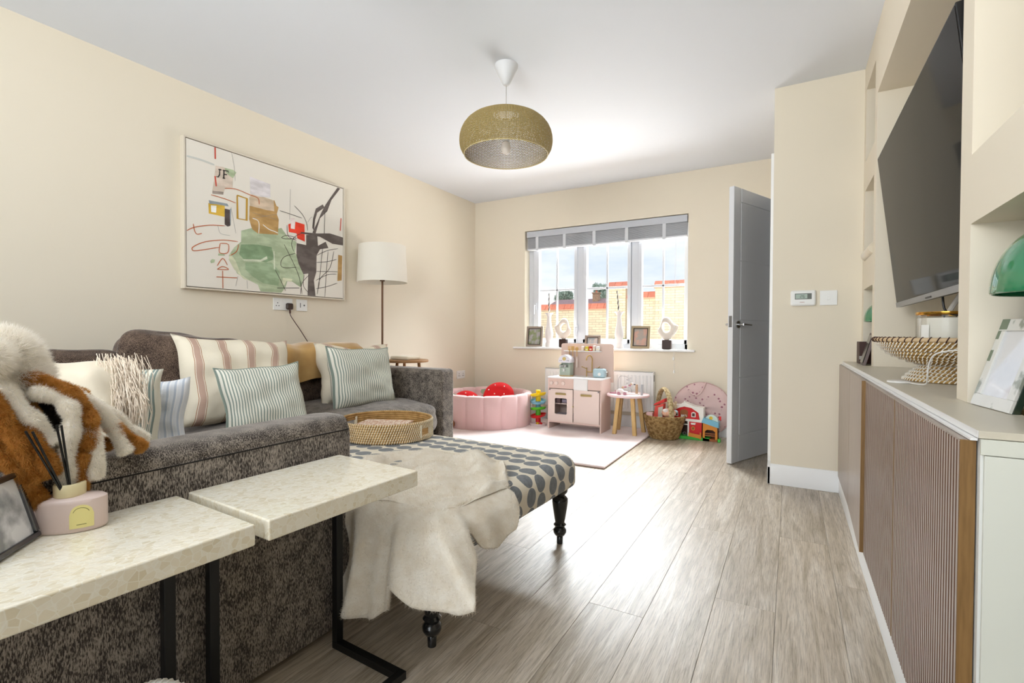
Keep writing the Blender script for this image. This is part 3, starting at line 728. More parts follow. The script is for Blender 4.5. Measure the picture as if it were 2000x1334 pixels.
q = MB(); q.ell((lx, ly, 1.45), (.028, .028, .04), 16, 10); q.build('bulb', mat('frosted_bulb', '#f5ece2', .3), lp, smooth=True)
# small side table with folded cloth beyond the far arm
st = thing('side_table', 'low wooden side table half hidden beyond the far sofa arm', 'table', (-2.72, 3.06, 0))
q = MB(); q.lathe([(0, .685), (.17, .685), (.175, .69), (.175, .70), (.17, .705), (0, .705)], (-2.72, 3.06, 0), 32); q.build('table_top', mat('walnut', '#a1784e', .5), st, smooth=True)
for k in range(3):
    a = 2*pi*k/3+.4; q = MB(); q.cyl((-2.72+.16*cos(a), 3.06+.16*sin(a), 0), (-2.72+.10*cos(a), 3.06+.10*sin(a), .69), .012, 10); q.build('leg', mat('walnut', '#a1784e', .5), st)
q = MB(); q.box((-2.83, 2.98, .7055), (-2.64, 3.14, .735)); o = q.build('folded_cloth', fluff_cream, None, bevel=.012, seg=4, origin=(-2.735, 3.06, .7055)); tag(o, 'folded cream cloth on the wooden side table', 'cloth')
REEDS = [(-1.135, .318, .750), (-1.132, .326, .748), (-1.135, .359, .754), (-1.130, .364, .753)]
# ================================================================ OTTOMAN
ot = thing('ottoman', 'cream ottoman with grey oval pattern and turned black legs', 'footstool', (-1.42, 1.575, 0), radians(-2.5))
OM = ROOT[ot.name]
def otto_mat():
    m = mat('oval_print_cotton', '#e6dcc8', .85, sheen=.2); N, L, b = nodes(m)
    uv = N.new('ShaderNodeUVMap'); sp = N.new('ShaderNodeSeparateXYZ'); L.new(uv.outputs[0], sp.inputs[0])
    S, T = sp.outputs[0], sp.outputs[1]
    f = lambda op, a, b_=None: math_node(N, L, op, a, b_)
    tt = f('FRACT', f('MULTIPLY', T, 1/.172)); out = None
    for c, ph in ((.28, .0), (.72, .5)):
        ss = f('FRACT', f('ADD', f('MULTIPLY', S, 1/.072), ph))
        dx = f('MULTIPLY', f('SUBTRACT', ss, .5), .072/.0352); dy = f('MULTIPLY', f('SUBTRACT', tt, c), .172/.0325)
        d = f('ADD', f('MULTIPLY', dx, dx), f('MULTIPLY', dy, dy)); k = f('LESS_THAN', d, 1.0)
        out = k if out is None else f('MAXIMUM', out, k)
    tc = N.new('ShaderNodeTexCoord'); n = N.new('ShaderNodeTexNoise'); n.inputs['Scale'].default_value = 90; L.new(tc.outputs['Object'], n.inputs['Vector'])
    g = N.new('ShaderNodeValToRGB'); g.color_ramp.elements[0].color = lin('#63666a'); g.color_ramp.elements[1].color = lin('#8b8e90'); L.new(n.outputs['Fac'], g.inputs[0])
    mx = N.new('ShaderNodeMix'); mx.data_type = 'RGBA'; L.new(out, mx.inputs[0]); mx.inputs[6].default_value = lin('#e6dcc8'); L.new(g.outputs[0], mx.inputs[7])
    L.new(mx.outputs[2], b.inputs['Base Color'])
    bp = N.new('ShaderNodeBump'); bp.inputs['Strength'].default_value = .2; bp.inputs['Distance'].default_value = .001; L.new(n.outputs['Fac'], bp.inputs['Height']); L.new(bp.outputs[0], b.inputs['Normal'])
    return m
hx, hy, z0, z1 = .605, .48, .262, .392
V = []; F = []; UV = []
r_ = .055
def oprof(n1=24):
    """half cross-section: list of (outward distance from flat edge, z drop, arc length past flat edge)"""
    L_ = []
    for i in range(9):
        a = pi/2*i/8; L_.append((r_*sin(a), r_*(1-cos(a)), r_*a))
    h = (z1-z0); e = h-r_
    for d in (.25, .5, .75, .9): L_.append((r_-(.004 if d > .8 else 0), r_+e*d, r_*pi/2+e*d))
    L_.append((r_-.014, h, r_*pi/2+e)); return L_
OP = oprof()
# perimeter sampling of the flat rectangle with rounded plan corners
rings = []
def perim(ext, n=30):
    """closed loop at distance ext outside the flat rectangle"""
    P = []; ax, ay = hx-r_-.03, hy-r_-.03; rc = .03+ext
    for cx, cy, a0 in ((ax, ay, 0), (-ax, ay, pi/2), (-ax, -ay, pi), (ax, -ay, 3*pi/2)):
        for i in range(9): a = a0+pi/2*i/8; P.append((cx+rc*cos(a), cy+rc*sin(a), cos(a), sin(a), cx, cy))
    Q = []
    for i in range(len(P)):
        a = P[i]; b = P[(i+1) % len(P)]; Q.append(a)
        d = sqrt((a[0]-b[0])**2+(a[1]-b[1])**2)
        if d > .2:
            for k in range(1, 16): t = k/16; Q.append(tuple(a[j]*(1-t)+b[j]*t for j in range(6)))
    return Q
base = perim(0); np_ = len(base)
for (o_, dz, s_) in OP:
    for p in perim(o_):
        nx_, ny_ = p[2], p[3]; crown = .010*max(0, 1-(p[0]/hx)**2)*max(0, 1-(p[1]/hy)**2)
        V.append((p[0], p[1], z1-dz+crown*(1 if dz < .03 else 0)))
        w = nx_*nx_; ax = p[4]+nx_*.03; ay = p[5]+ny_*.03
        bx = p[0]-nx_*o_; by = p[1]-ny_*o_
        UV.append((bx+nx_*s_+5, by+ny_*s_+5))
for i in range(len(OP)-1):
    for k in range(np_): l = (k+1) % np_; F.append((i*np_+k, (i+1)*np_+k, (i+1)*np_+l, i*np_+l))
# flat top with crown: shrinking rings to the centre
ci = len(V); prev = 0
for sidx, s in enumerate((.8, .55, .3, .08)):
    for k in range(np_):
        p = base[k]; x, y = p[0]*s, p[1]*s; V.append((x, y, z1+.010*(1-(x/hx)**2)*(1-(y/hy)**2))); UV.append((x+5, y+5))
    st_ = ci+sidx*np_
    for k in range(np_): l = (k+1) % np_; F.append((prev+k, prev+l, st_+l, st_+k))
    prev = st_
V.append((0, 0, z1+.01)); UV.append((5, 5))
for k in range(np_): F.append((prev+k, prev+(k+1) % np_, len(V)-1))
F.append(tuple((len(OP)-1)*np_+k for k in range(np_))[::-1])
q = MB(); q.add(V, F, 0, OM, UV); q.build('upholstered_top', otto_mat(), ot, smooth=True, fixn=True)
legp = [(.0, .0), (.014, .0), (.015, .03), (.012, .034), (.024, .038), (.031, .05), (.031, .062), (.022, .072), (.026, .078), (.030, .084), (.022, .092), (.024, .10), (.033, .15), (.038, .185), (.037, .20), (.024, .212), (.026, .218), (.036, .228), (.037, .238), (.026, .25), (.034, .262), (0, .262)]
legm = mat('black_lacquer', '#141517', .22, coat=.5)
for sx, sy in ((1, -1), (1, 1), (-1, -1), (-1, 1)):
    p = OM @ Vector((sx*(hx-.075), sy*(hy-.06), 0)); q = MB(); q.lathe([(a*.92, b) for a, b in legp], tuple(p), 28); q.build('leg', legm, ot, smooth=True)

# ---------------------------------------------------------------- plush throw draped over the ottoman corner
def lerp(tab, u, sm=False):
    for (a, *va), (b, *vb) in zip(tab, tab[1:]):
        if u <= b+1e-9:
            t = (u-a)/(b-a) if b > a else 0; t = t*t*(3-2*t) if sm else t
            return [x+(y-x)*t for x, y in zip(va, vb)]
    return list(tab[-1][1:])
Etab = [(0, -1.26, 1.105), (.45, -.93, 1.085), (.56, -.868, 1.095), (.64, -.838, 1.15), (1.0, -.818, 1.42)]
Ntab = [(0, 0, -1), (.42, 0, -1), (.58, .6, -.8), (.68, 1, -.1), (1, 1, 0)]
Btab = [(0, -1.46, 1.36), (.2, -1.48, 1.54), (.4, -1.38, 1.68), (.6, -1.15, 1.72), (.8, -.99, 1.66), (1, -.87, 1.50)]
Htab = [(0, .11), (.10, .095), (.30, .10), (.37, .13), (.405, .23), (.44, .20), (.50, .22), (.55, .245), (.60, .275), (.64, .315), (.66, .35), (.72, .29), (.80, .275), (.9, .30), (.96, .345), (1, .385)]
Otab = [(0, .028), (.1, .045), (.2, .075), (.3, .06), (.37, .022), (.42, .08), (.5, .09), (.57, .10), (.62, .07), (.66, .02), (.75, .035), (.85, .05), (1, .02)]
nu, nv = 96, 54; V = []
rs = random.Random(2)
for i in range(nu+1):
    u = i/nu; Ex, Ey = lerp(Etab, u); Nx, Ny = lerp(Ntab, u, True); nl = sqrt(Nx*Nx+Ny*Ny); Nx /= nl; Ny /= nl
    Bx, By = lerp(Btab, u); h, = lerp(Htab, u, True); of, = lerp(Otab, u, True)
    sx_ = -.10*max(0, .3-u)/.3
    for j in range(nv+1):
        v = j/nv
        if v < .5:
            t = v/.5; x = Bx+(Ex-Bx)*t; y = By+(Ey-By)*t; z = .412+.010*sin(9*u+7*t)+.008*sin(23*u-6*t)+.006*sin(17*t+30*u)
            ed = min(u, 1-u, t+.02)/.06
            if ed < 1: z = .398+(z-.398)*max(ed, 0)
            if t < .25 and .35 < u < .75: z += .022*sin((t/.25)*pi)*sin((u-.35)/.4*pi)
            if t > .86: z = z+(.407-z)*(t-.86)/.14
        else:
            t = (v-.5)/.5; H = .407-h; a = min(t*H/.05, 1)
            out = .045*sin(a*pi/2)-.02; drop = t*H
            fo = of*(t**.8); fold = .012*sin(34*u+1.3)*t
            k = out+fo+fold
            x = Ex+Nx*k+(.085*(1-t)*0)+(-.0 if 0 else 0); y = Ey+Ny*k; z = .407-drop*(1-.0)-(.015*(1-cos(a*pi/2)))*0
            x += (.10*(sin(t*pi*.9)) )*max(0, (.25-u)/.25)**1.5
            if .38 < u < .66: x += .15*t**1.2*sin((u-.38)/.28*pi)**1.3
        V.append((x, y, z))
F = [(i*(nv+1)+j, (i+1)*(nv+1)+j, (i+1)*(nv+1)+j+1, i*(nv+1)+j+1) for i in range(nu) for j in range(nv)]
pt = thing('plush_throw', 'cream plush throw draped over the near corner of the ottoman', 'throw', (-1.05, 1.25, .41))
furm = mat('cream_plush', '#ebe3d4', .95, sheen=.4, vary=('#dccfb9', 25, .35, .75), bump=(120, .6, .006))
q = MB(); q.add(V, F); b_ = q.build('cloth', furm, pt, smooth=True)
md = b_.modifiers.new('solid', 'SOLIDIFY'); md.thickness = .012; md.offset = 0
fur('pile', q, 200000, .012, .0006, pile('cream_plush_pile', '#f6f0e4', vary=('#e8dcc8', 12, .35, .7)), pt, bias=(.1, -.1, -.3), jit=.55, seed=3, two=True)

# ================================================================ WOVEN TRAY and books
seag = mat('seagrass', '#c19a62', .8, vary=('#96703c', 30, .35, .7), bump=(200, .4, .002))
rush = mat('pale_rush', '#efe3c6', .75)
def coil_ware(root, c, prof, rr, nst, mcoil, mst, slant=.5, st_r=.0026, skip=None, sx=1, sy=1, name='wall'):
    """stacked coils along a profile [(r,z)...] bound by slanted stitches"""
    q = MB(); n = 72
    for r, z in prof:
        P = [(c[0]+r*cos(2*pi*i/n)*sx, c[1]+r*sin(2*pi*i/n)*sy, c[2]+z) for i in range(n)]
        if skip:
            run = []
            for i, p in enumerate(P+P[:1]):
                if skip(i*2*pi/n, z):
                    if len(run) > 1: q.tube(run, rr, 7)
                    run = []
                else: run.append(p)
            if len(run) > 1: q.tube(run, rr, 7)
        else: q.tube(P, rr, 7, closed=True)
    w = q.build(name, mcoil, root, smooth=True)
    q = MB()
    for k, (r, z) in enumerate(prof):
        if r < .02: continue
        nn = nst if isinstance(nst, int) else int(2*pi*r/nst)
        nx_ = prof[k+1] if k+1 < len(prof) else None; pv = prof[k-1] if k else None
        for i in range(nn):
            a = 2*pi*i/nn+.02*k
            if skip and skip(a, z): continue
            d = slant*2*pi/nn/2; ro = rr+.0008
            # tangent of profile for outward normal
            if nx_: tr, tz = nx_[0]-r, nx_[1]-z
            else: tr, tz = r-pv[0], z-pv[1]
            l = sqrt(tr*tr+tz*tz) or 1; nr, nz = tz/l, -tr/l
            if nr < 0 and abs(nr) > .2: nr, nz = -nr, -nz
            tr, tz = -nz, nr
            pts = []
            for s in (-1, 0, 1):
                R = r+nr*ro*(1.0 if s == 0 else .35)+tr*ro*s*.95; Z = z+nz*ro*(1.0 if s == 0 else .35)+tz*ro*s*.95; A = a+d*s
                pts.append((c[0]+R*cos(A)*sx, c[1]+R*sin(A)*sy, c[2]+Z))
            q.tube(pts, st_r, 4, cap=False)
    s = q.build(name+'_stitching', mst, w, smooth=True); s['kind'] = 'stuff'; return w
tx, ty, tz = -1.775, 1.845, .404
ty_ = thing('woven_tray', 'round woven seagrass tray with cut-out handles on the ottoman', 'tray', (tx, ty, tz))
def hskip(a, z): a = a % (2*pi); return .028 < z < .056 and (abs(a-.15) < .20 or abs(a-.15-pi) < .20 or abs(a-.15-2*pi) < .2)
coil_ware(ty_, (tx, ty, tz), [(.232, .006+.0112*k) for k in range(8)], .0062, 120, seag, rush, .35, .0022, hskip, sx=1.0, sy=.93)
q = MB(); q.lathe([(0, 0), (.23, 0), (.23, .006), (0, .006)], (tx, ty, tz), 48, sy=.93); q.build('tray_floor', seag, ty_, smooth=False)
for a0 in (.15, .15+pi):
    for s in (-1, 1):
        a = a0+s*.21; q = MB(); x, y = tx+.232*cos(a), ty+.216*sin(a); q.cyl((x, y, tz+.012), (x, y, tz+.074), .0085, 10); q.build('handle_post', mat('pale_wrap', '#e8ddc6', .8), ty_)
nbm = mat('patterned_paper', '#e8d6c4', .6, vary=('#c99b7e', 90, .48, .52), scale3=(1.5, .4, 1)); pgm = mat('page_edge', '#efe6da', .8)
for k, (dx, rz, z, lab) in enumerate(((0, 20, .0075, 'pale patterned notebook at the bottom of the pair in the tray'), (.012, 23, .0335, 'pale patterned notebook on top of the pair in the tray'))):
    nb_ = thing('notebook', lab, 'book', (tx-.035+dx, ty+.01, tz+z), radians(rz), 'notebooks in the woven tray')
    M_ = ROOT[nb_.name]
    q = MB(); q.box((-.125, -.085, .002), (.123, .083, .0235), 0, M_); q.build('pages', pgm, nb_)
    q = MB(); q.box((-.127, -.087, 0), (.127, .087, .002), 0, M_); q.box((-.127, -.087, .0235), (.127, .087, .0255), 0, M_); q.box((-.128, -.087, 0), (-.125, .087, .0255), 0, M_); q.build('cover', nbm, nb_, bevel=.0006, seg=1)

# ================================================================ CAPIZ SIDE TABLES
def capiz():
    m = mat('capiz_shell', '#e9e2cc', .22, coat=.4); N, L, b = nodes(m)
    tc = N.new('ShaderNodeTexCoord'); mp = N.new('ShaderNodeMapping'); mp.inputs['Scale'].default_value = (105, 75, 80); L.new(tc.outputs['Object'], mp.inputs[0])
    v = N.new('ShaderNodeTexVoronoi'); v.inputs['Scale'].default_value = 1; L.new(mp.outputs[0], v.inputs['Vector'])
    v2 = N.new('ShaderNodeTexVoronoi'); v2.feature = 'DISTANCE_TO_EDGE'; v2.inputs['Scale'].default_value = 1; L.new(mp.outputs[0], v2.inputs['Vector'])
    r = N.new('ShaderNodeValToRGB'); r.color_ramp.elements[0].color = lin('#e4d8ba'); r.color_ramp.elements[1].color = lin('#f5eedb'); r.color_ramp.elements[1].position = .9
    e = r.color_ramp.elements.new(.15); e.color = lin('#ece1c6'); e = r.color_ramp.elements.new(.5); e.color = lin('#f1e8d1')
    sp = N.new('ShaderNodeSeparateColor'); L.new(v.outputs['Color'], sp.inputs[0]); L.new(sp.outputs[0], r.inputs[0])
    lr = N.new('ShaderNodeMapRange'); lr.inputs['From Max'].default_value = .07; L.new(v2.outputs['Distance'], lr.inputs['Value'])
    mx = N.new('ShaderNodeMix'); mx.data_type = 'RGBA'; L.new(lr.outputs[0], mx.inputs[0]); mx.inputs[6].default_value = lin('#f9f4e4'); L.new(r.outputs[0], mx.inputs[7]); L.new(mx.outputs[2], b.inputs['Base Color'])
    n = N.new('ShaderNodeTexNoise'); n.inputs['Scale'].default_value = 1.3; L.new(mp.outputs[0], n.inputs['Vector'])
    h = math_node(N, L, 'ADD', math_node(N, L, 'MULTIPLY', sp.outputs[1], 1.0), n.outputs['Fac'])
    bp = N.new('ShaderNodeBump'); bp.inputs['Strength'].default_value = .45; bp.inputs['Distance'].default_value = .002; L.new(h, bp.inputs['Height']); L.new(bp.outputs[0], b.inputs['Normal'])
    return m
capm = capiz()
def ctable(label, cx, y0, y1, rz, x0=-1.19, x1=-.872):
    t = thing('side_table', label, 'table', (cx, (y0+y1)/2, 0), rz, 'capiz side tables'); M_ = ROOT[t.name]
    hx_, hy_ = (x1-x0)/2, (y1-y0)/2; zt = .555; w = .022
    q = MB(); q.box((-hx_, -hy_, zt-.042), (hx_, hy_, zt), 0, M_); q.build('table_top', capm, t, bevel=.004)
    lx_ = -hx_+.035; fx = hx_-.03
    for s in (-1, 1):
        y = s*(hy_-.035); q = MB(); q.box((lx_-w/2, y-w/2, w), (lx_+w/2, y+w/2, zt-.042), 0, M_); q.build('leg', blackm, t, bevel=.0015)
        q = MB(); q.box((lx_-w/2, y-w/2, 0), (fx-w/2, y+w/2, w), 0, M_); q.build('foot_rail', blackm, t, bevel=.0015)
    q = MB(); q.box((fx-w/2, -hy_+.035-w/2, 0), (fx+w/2, hy_-.035+w/2, w), 0, M_); q.build('foot_rail', blackm, t, bevel=.0015)
    q = MB(); q.box((lx_-w/2, -hy_+.035+w/2, zt-.042-w), (lx_+w/2, hy_-.035-w/2, zt-.042), 0, M_); q.build('top_rail', blackm, t, bevel=.0015)
    return t
ctable('capiz shell side table with black frame, the farther one beside the ottoman', -1.027, .600, 1.018, radians(-2.6))
ctable('capiz shell side table holding the reed diffuser, nearest the camera', -1.048, .115, .577, radians(-2.6), -1.19, -.88)

# ---------------------------------------------------------------- reed diffuser
TZ = .5555
dfc = (-1.160, .385, TZ); dif = thing('reed_diffuser', 'frosted pink oval reed diffuser with black reeds on the near side table', 'diffuser', dfc)
frost = mat('frosted_pink_glass', '#ecd6cc', .38, trans=.15, ior=1.35, coat=.3)
q = MB(); q.lathe([(0, 0), (.94, 0), (.985, .002), (1, .006), (1, .052), (.985, .057), (.9, .060), (.3, .064), (0, .064)], (0, 0, 0), 56)
V = []
for x, y, z in q.V:
    X, Y_ = x*.057, y*.034; a = radians(48); V.append((dfc[0]+X*cos(a)-Y_*sin(a), dfc[1]+X*sin(a)+Y_*cos(a), dfc[2]+z))
q.V = V; q.build('bottle', frost, dif, smooth=True)
q = MB(); q.lathe([(.015, .062), (.023, .062), (.0235, .064), (.0235, .083), (.022, .085), (.016, .085), (.016, .066)], dfc, 40); q.build('collar', mat('pale_brass', '#eadcb0', .4, .25), dif, smooth=True)
for (tx_, ty2, tz_) in REEDS:
    q = MB(); q.cyl((dfc[0]+.008, dfc[1]+.003, TZ+.03), (tx_, ty2, tz_), .0019, 8); q.build('reed', blackm, dif)
# arched yellow label on the camera side
lab = []; a = radians(48); nvec = Vector((sin(a), -cos(a), 0)); tvec = Vector((cos(a), sin(a), 0))
def onb(s, z):  # s along the long axis
    k = .034*sqrt(max(0, 1-(s/.057)**2))+.0006; p = Vector(dfc)+tvec*s+nvec*k; return (p.x, p.y, p.z+z)
q = MB(); Ls, Rs = .013, .045; V = []; F = []; n = 14
for i in range(n+1):
    s = Ls+(Rs-Ls)*i/n; u_ = 2*i/n-1; top = .032+.018*sqrt(max(0, 1-u_*u_)); V += [onb(s, .008), onb(s, top)]
F = [(2*i, 2*i+2, 2*i+3, 2*i+1) for i in range(n)]; q.add(V, F); q.build('label', mat('yellow_label', '#f0e49a', .5), dif)
q = MB()
for s0, s1, z in ((.023, .036, .0145),): q.tube([tuple(Vector(onb(s0+(s1-s0)*i/6, z))+nvec*.0004) for i in range(7)], .0004, 4)
q.tube([tuple(Vector(onb(.029+.011*cos(t), .034+.011*sin(t)))+nvec*.0004) for t in [pi*i/10 for i in range(1, 10)]], .00035, 4)
q.build('label_print', mat('print_ink', '#6c663c', .7), dif)

# ---------------------------------------------------------------- grey metal photo frame on near table
pf = thing('photo_frame', 'dark grey metal photo frame cut off at the left edge of the near table', 'frame', (-1.17, .30, TZ))
o0 = Vector((-1.160, .340, TZ+.001)); bx_ = Vector((.73, -.68, 0)); up_ = (Vector((-.68*.27, -.73*.27, 1))).normalized(); nn_ = bx_.cross(up_)*-1
nn_ = -nn_ if nn_.dot(Vector((1, 0, 0))) < 0 else nn_
def fpt(a, b, c): return tuple(o0+bx_*a+up_*b+nn_*c)
def fbox(q, a0, a1, b0, b1, c0, c1, mi=0):
    V = [fpt(a, b, c) for b in (b0, b1) for a, c in ((a0, c0), (a1, c0), (a1, c1), (a0, c1))]; q.add(V, [(0, 3, 2, 1), (4, 5, 6, 7), (0, 1, 5, 4), (1, 2, 6, 5), (2, 3, 7, 6), (3, 0, 4, 7)], mi)
gun = mat('gunmetal', '#6b6c70', .25, .9)
for (a0, a1, b0, b1) in ((0, .125, 0, .010), (0, .125, .112, .122), (0, .010, .010, .112), (.115, .125, .010, .112)):
    q = MB(); fbox(q, a0, a1, b0, b1, -.004, .007); q.build('frame_side', gun, pf, bevel=.003, seg=3, fixn=True)
q = MB(); fbox(q, .010, .115, .010, .112, 0, .0015); q.build('photograph', mat('grey_photo', '#e6e6e6', .3, vary=('#8d8f92', 14, .45, .6), coat=.5), pf, fixn=True)
q = MB(); q.prism([fpt(.055, .10, -.0035), fpt(.075, .10, -.0035), tuple(Vector(fpt(.08, .0, -.0035))+Vector((-.035, -.037, 0))), tuple(Vector(fpt(.05, .0, -.0035))+Vector((-.035, -.037, 0)))], tuple(nn_*-.002)); q.build('strut', gun, pf, fixn=True)
# white bottle right at the left edge of the picture
wb = thing('white_bottle', 'white bottle just entering at the left picture edge, on the near table', 'bottle', (-1.085, .233, TZ))
q = MB(); q.lathe([(0, 0), (.018, 0), (.02, .003), (.02, .05), (.016, .055), (.009, .058), (.009, .066), (0, .066)], (-1.085, .233, TZ), 28); q.build('body', mat('white_glaze', '#eeeef0', .25), wb, smooth=True)
q = MB(); q.lathe([(.0203, .012), (.0203, .03)], (-1.085, .233, TZ), 28); q.build('label', mat('grey_label', '#8d93a0', .6), wb)

# ---------------------------------------------------------------- white rope basket handle below the tables
rb_ = thing('rope_basket', 'white rope basket, only its looped handle showing at the bottom edge', 'basket', (-.985, .455, 0))
bc = Vector((-.985, .455, 0)); dirv = Vector((.87, .49, 0)); ropem = mat('white_rope', '#ebe8e2', .9)
pts = [tuple(bc+dirv*(.075*cos(t))*1.0+Vector((0, 0, .19+.085*sin(t)))) for t in [pi*i/24 for i in range(25)]]
q = MB(); q.tube(pts, .0125, 12); h_ = q.build('handle', ropem, rb_, smooth=True)
q = MB()
for i in range(1, 24):
    p = Vector(pts[i]); tng = (Vector(pts[i+1])-Vector(pts[i-1])).normalized(); a = tng.orthogonal().normalized(); b2 = tng.cross(a)
    q.tube([tuple(p+(a*cos(t)+b2*sin(t))*.0128) for t in [2*pi*k/10 for k in range(10)]], .0024, 5, closed=True)
w_ = q.build('wrapping', ropem, h_, smooth=True); w_['kind'] = 'stuff'
q = MB()
for k in range(9): q.tube([(bc.x+.085*cos(t), bc.y+.075*sin(t), .011+.021*k) for t in [2*pi*i/36 for i in range(36)]], .0115, 8, closed=True)
q.lathe([(0, .002), (.078, .002), (.078, .012), (0, .012)], tuple(bc), 30)
q.build('body', ropem, rb_, smooth=True)

# ================================================================ PLUSH TOY on the near arm
pl_ = thing('plush_toy', 'shaggy white and ginger plush toy with long furry strips on the near sofa arm', 'toy', (-1.26, .34, .667))
whm = mat('white_fur', '#f6f3ee', .95, sheen=.4); gim = mat('ginger_fur', '#c08a3f', .95, sheen=.3, vary=('#a66c25', 30, .4, .65)); dkm = mat('dark_fur', '#3a302b', .9, sheen=.4)
whb = pile('white_fur_pile', '#fffaf0'); gib = pile('ginger_fur_pile', '#d8a45a', vary=('#b87c30', 40, .4, .65)); dkb = pile('dark_fur_pile', '#4a3e38')
def furred(name, q, m, mp, n, ln, seed, w=.0005, bias=(0, 0, -.5), jit=.35):
    o = q.build(name, m, pl_, smooth=True)
    f = fur(name+'_pile', q, n, ln, w, mp, o, bias, jit, seed); return o
q = MB(); q.ell((-1.275, .322, .862), (.062, .055, .058), 24, 16); q.ell((-1.262, .335, .835), (.052, .05, .04), 20, 12); q.ell((-1.215, .29, .87), (.03, .03, .03), 14, 10)
furred('head', q, whm, whb, 60000, .018, 11, .0006, (0, 0, -.2), .45)
q = MB(); q.ell((-1.268, .325, .735), (.055, .05, .075), 20, 14); furred('body', q, gim, gib, 20000, .010, 12)
q = MB(); q.ell((-1.255, .385, .752), (.035, .036, .042), 18, 12); furred('dark_patch', q, dkm, dkb, 12000, .008, 13)
SP = [('W', .0165, [(-1.215, 0.305, 0.83), (-1.19, 0.324, 0.785), (-1.185, 0.347, 0.748), (-1.178, 0.366, 0.715)]),
('W', .0135, [(-1.205, 0.347, 0.812), (-1.185, 0.379, 0.797), (-1.172, 0.392, 0.77), (-1.168, 0.390, 0.736), (-1.166, 0.384, 0.693), (-1.166, 0.384, 0.63)]),
('G', .0145, [(-1.23, 0.33, 0.842), (-1.20, 0.371, 0.822), (-1.185, 0.402, 0.794), (-1.178, 0.418, 0.756), (-1.172, 0.420, 0.73), (-1.168, 0.413, 0.695)]),
('G', .0125, [(-1.166, 0.406, 0.69), (-1.166, 0.401, 0.658), (-1.166, 0.400, 0.62)]),
('W', .0125, [(-1.22, 0.385, 0.815), (-1.20, 0.434, 0.777), (-1.195, 0.461, 0.736), (-1.178, 0.482, 0.675)]),
('W', .0115, [(-1.24, 0.40, 0.805), (-1.225, 0.452, 0.770), (-1.22, 0.488, 0.732), (-1.215, 0.510, 0.705), (-1.215, 0.535, 0.688)]),
('G', .0115, [(-1.20, 0.460, 0.735), (-1.19, 0.486, 0.705), (-1.18, 0.512, 0.676)]),
('W', .0145, [(-1.18, 0.418, 0.735), (-1.166, 0.425, 0.70), (-1.165, 0.422, 0.64)]),
('G', .0125, [(-1.225, 0.435, 0.70), (-1.20, 0.465, 0.69)]),
('G', .0175, [(-1.20, 0.285, 0.81), (-1.18, 0.308, 0.755), (-1.176, 0.325, 0.704), (-1.175, 0.344, 0.655)]),
('G', .0155, [(-1.20, 0.325, 0.765), (-1.17, 0.342, 0.717), (-1.165, 0.362, 0.662)]),
('G', .0135, [(-1.19, 0.292, 0.735), (-1.177, 0.318, 0.675), (-1.177, 0.350, 0.607)]),
('G', .014, [(-1.235, 0.322, 0.808), (-1.22, 0.345, 0.782), (-1.215, 0.350, 0.75)]),
('G', .012, [(-1.25, 0.36, 0.825), (-1.235, 0.40, 0.808), (-1.22, 0.43, 0.79)]),
('W', .013, [(-1.205, .372, .70), (-1.19, .39, .683), (-1.175, .41, .675)])]
def smoothpath(P, k=5):
    P = [Vector(p) for p in P]; out = []
    for i in range(len(P)-1):
        p0 = P[max(i-1, 0)]; p1 = P[i]; p2 = P[i+1]; p3 = P[min(i+2, len(P)-1)]
        for j in range(k):
            t = j/k; out.append(.5*((2*p1)+(p2-p0)*t+(2*p0-5*p1+4*p2-p3)*t*t+(3*p1-p0-3*p2+p3)*t**3))
    out.append(P[-1]); return out
for i, (c_, r, P) in enumerate(SP):
    P = smoothpath(P); q = MB(); q.tube(P, [r*(.85+.15*sin(j*.9)) for j in range(len(P))], 10)
    L_ = sum((P[j+1]-P[j]).length for j in range(len(P)-1))
    furred('strip', q, whm if c_ == 'W' else gim, whb if c_ == 'W' else gib, int(70000*L_)+2000, .0065, 20+i, .0005, (0, 0, -.5), .4)
# ================================================================ PLAY CORNER
RZ = .02
rug = thing('play_mat', 'thick pale pink play mat in front of the ball pit', 'rug', (-2.1, 3.95, 0))
rugm = mat('pink_rug', '#f3dcd9', .95, sheen=.5, vary=('#f6e8e5', 3, .35, .65), bump=(150, .4, .003))
q = MB(); q.box((-3.17, 3.20, .001), (-1.09, 4.70, RZ)); q.build('pile', rugm, rug, bevel=.009, seg=3)
q = MB(); q.tube([(-3.16, 3.203, .008), (-1.093, 3.203, .008), (-1.093, 4.695, .008)], .0042, 6); q.build('piping', mat('pink_piping', '#d9b7ae', .8), rug)

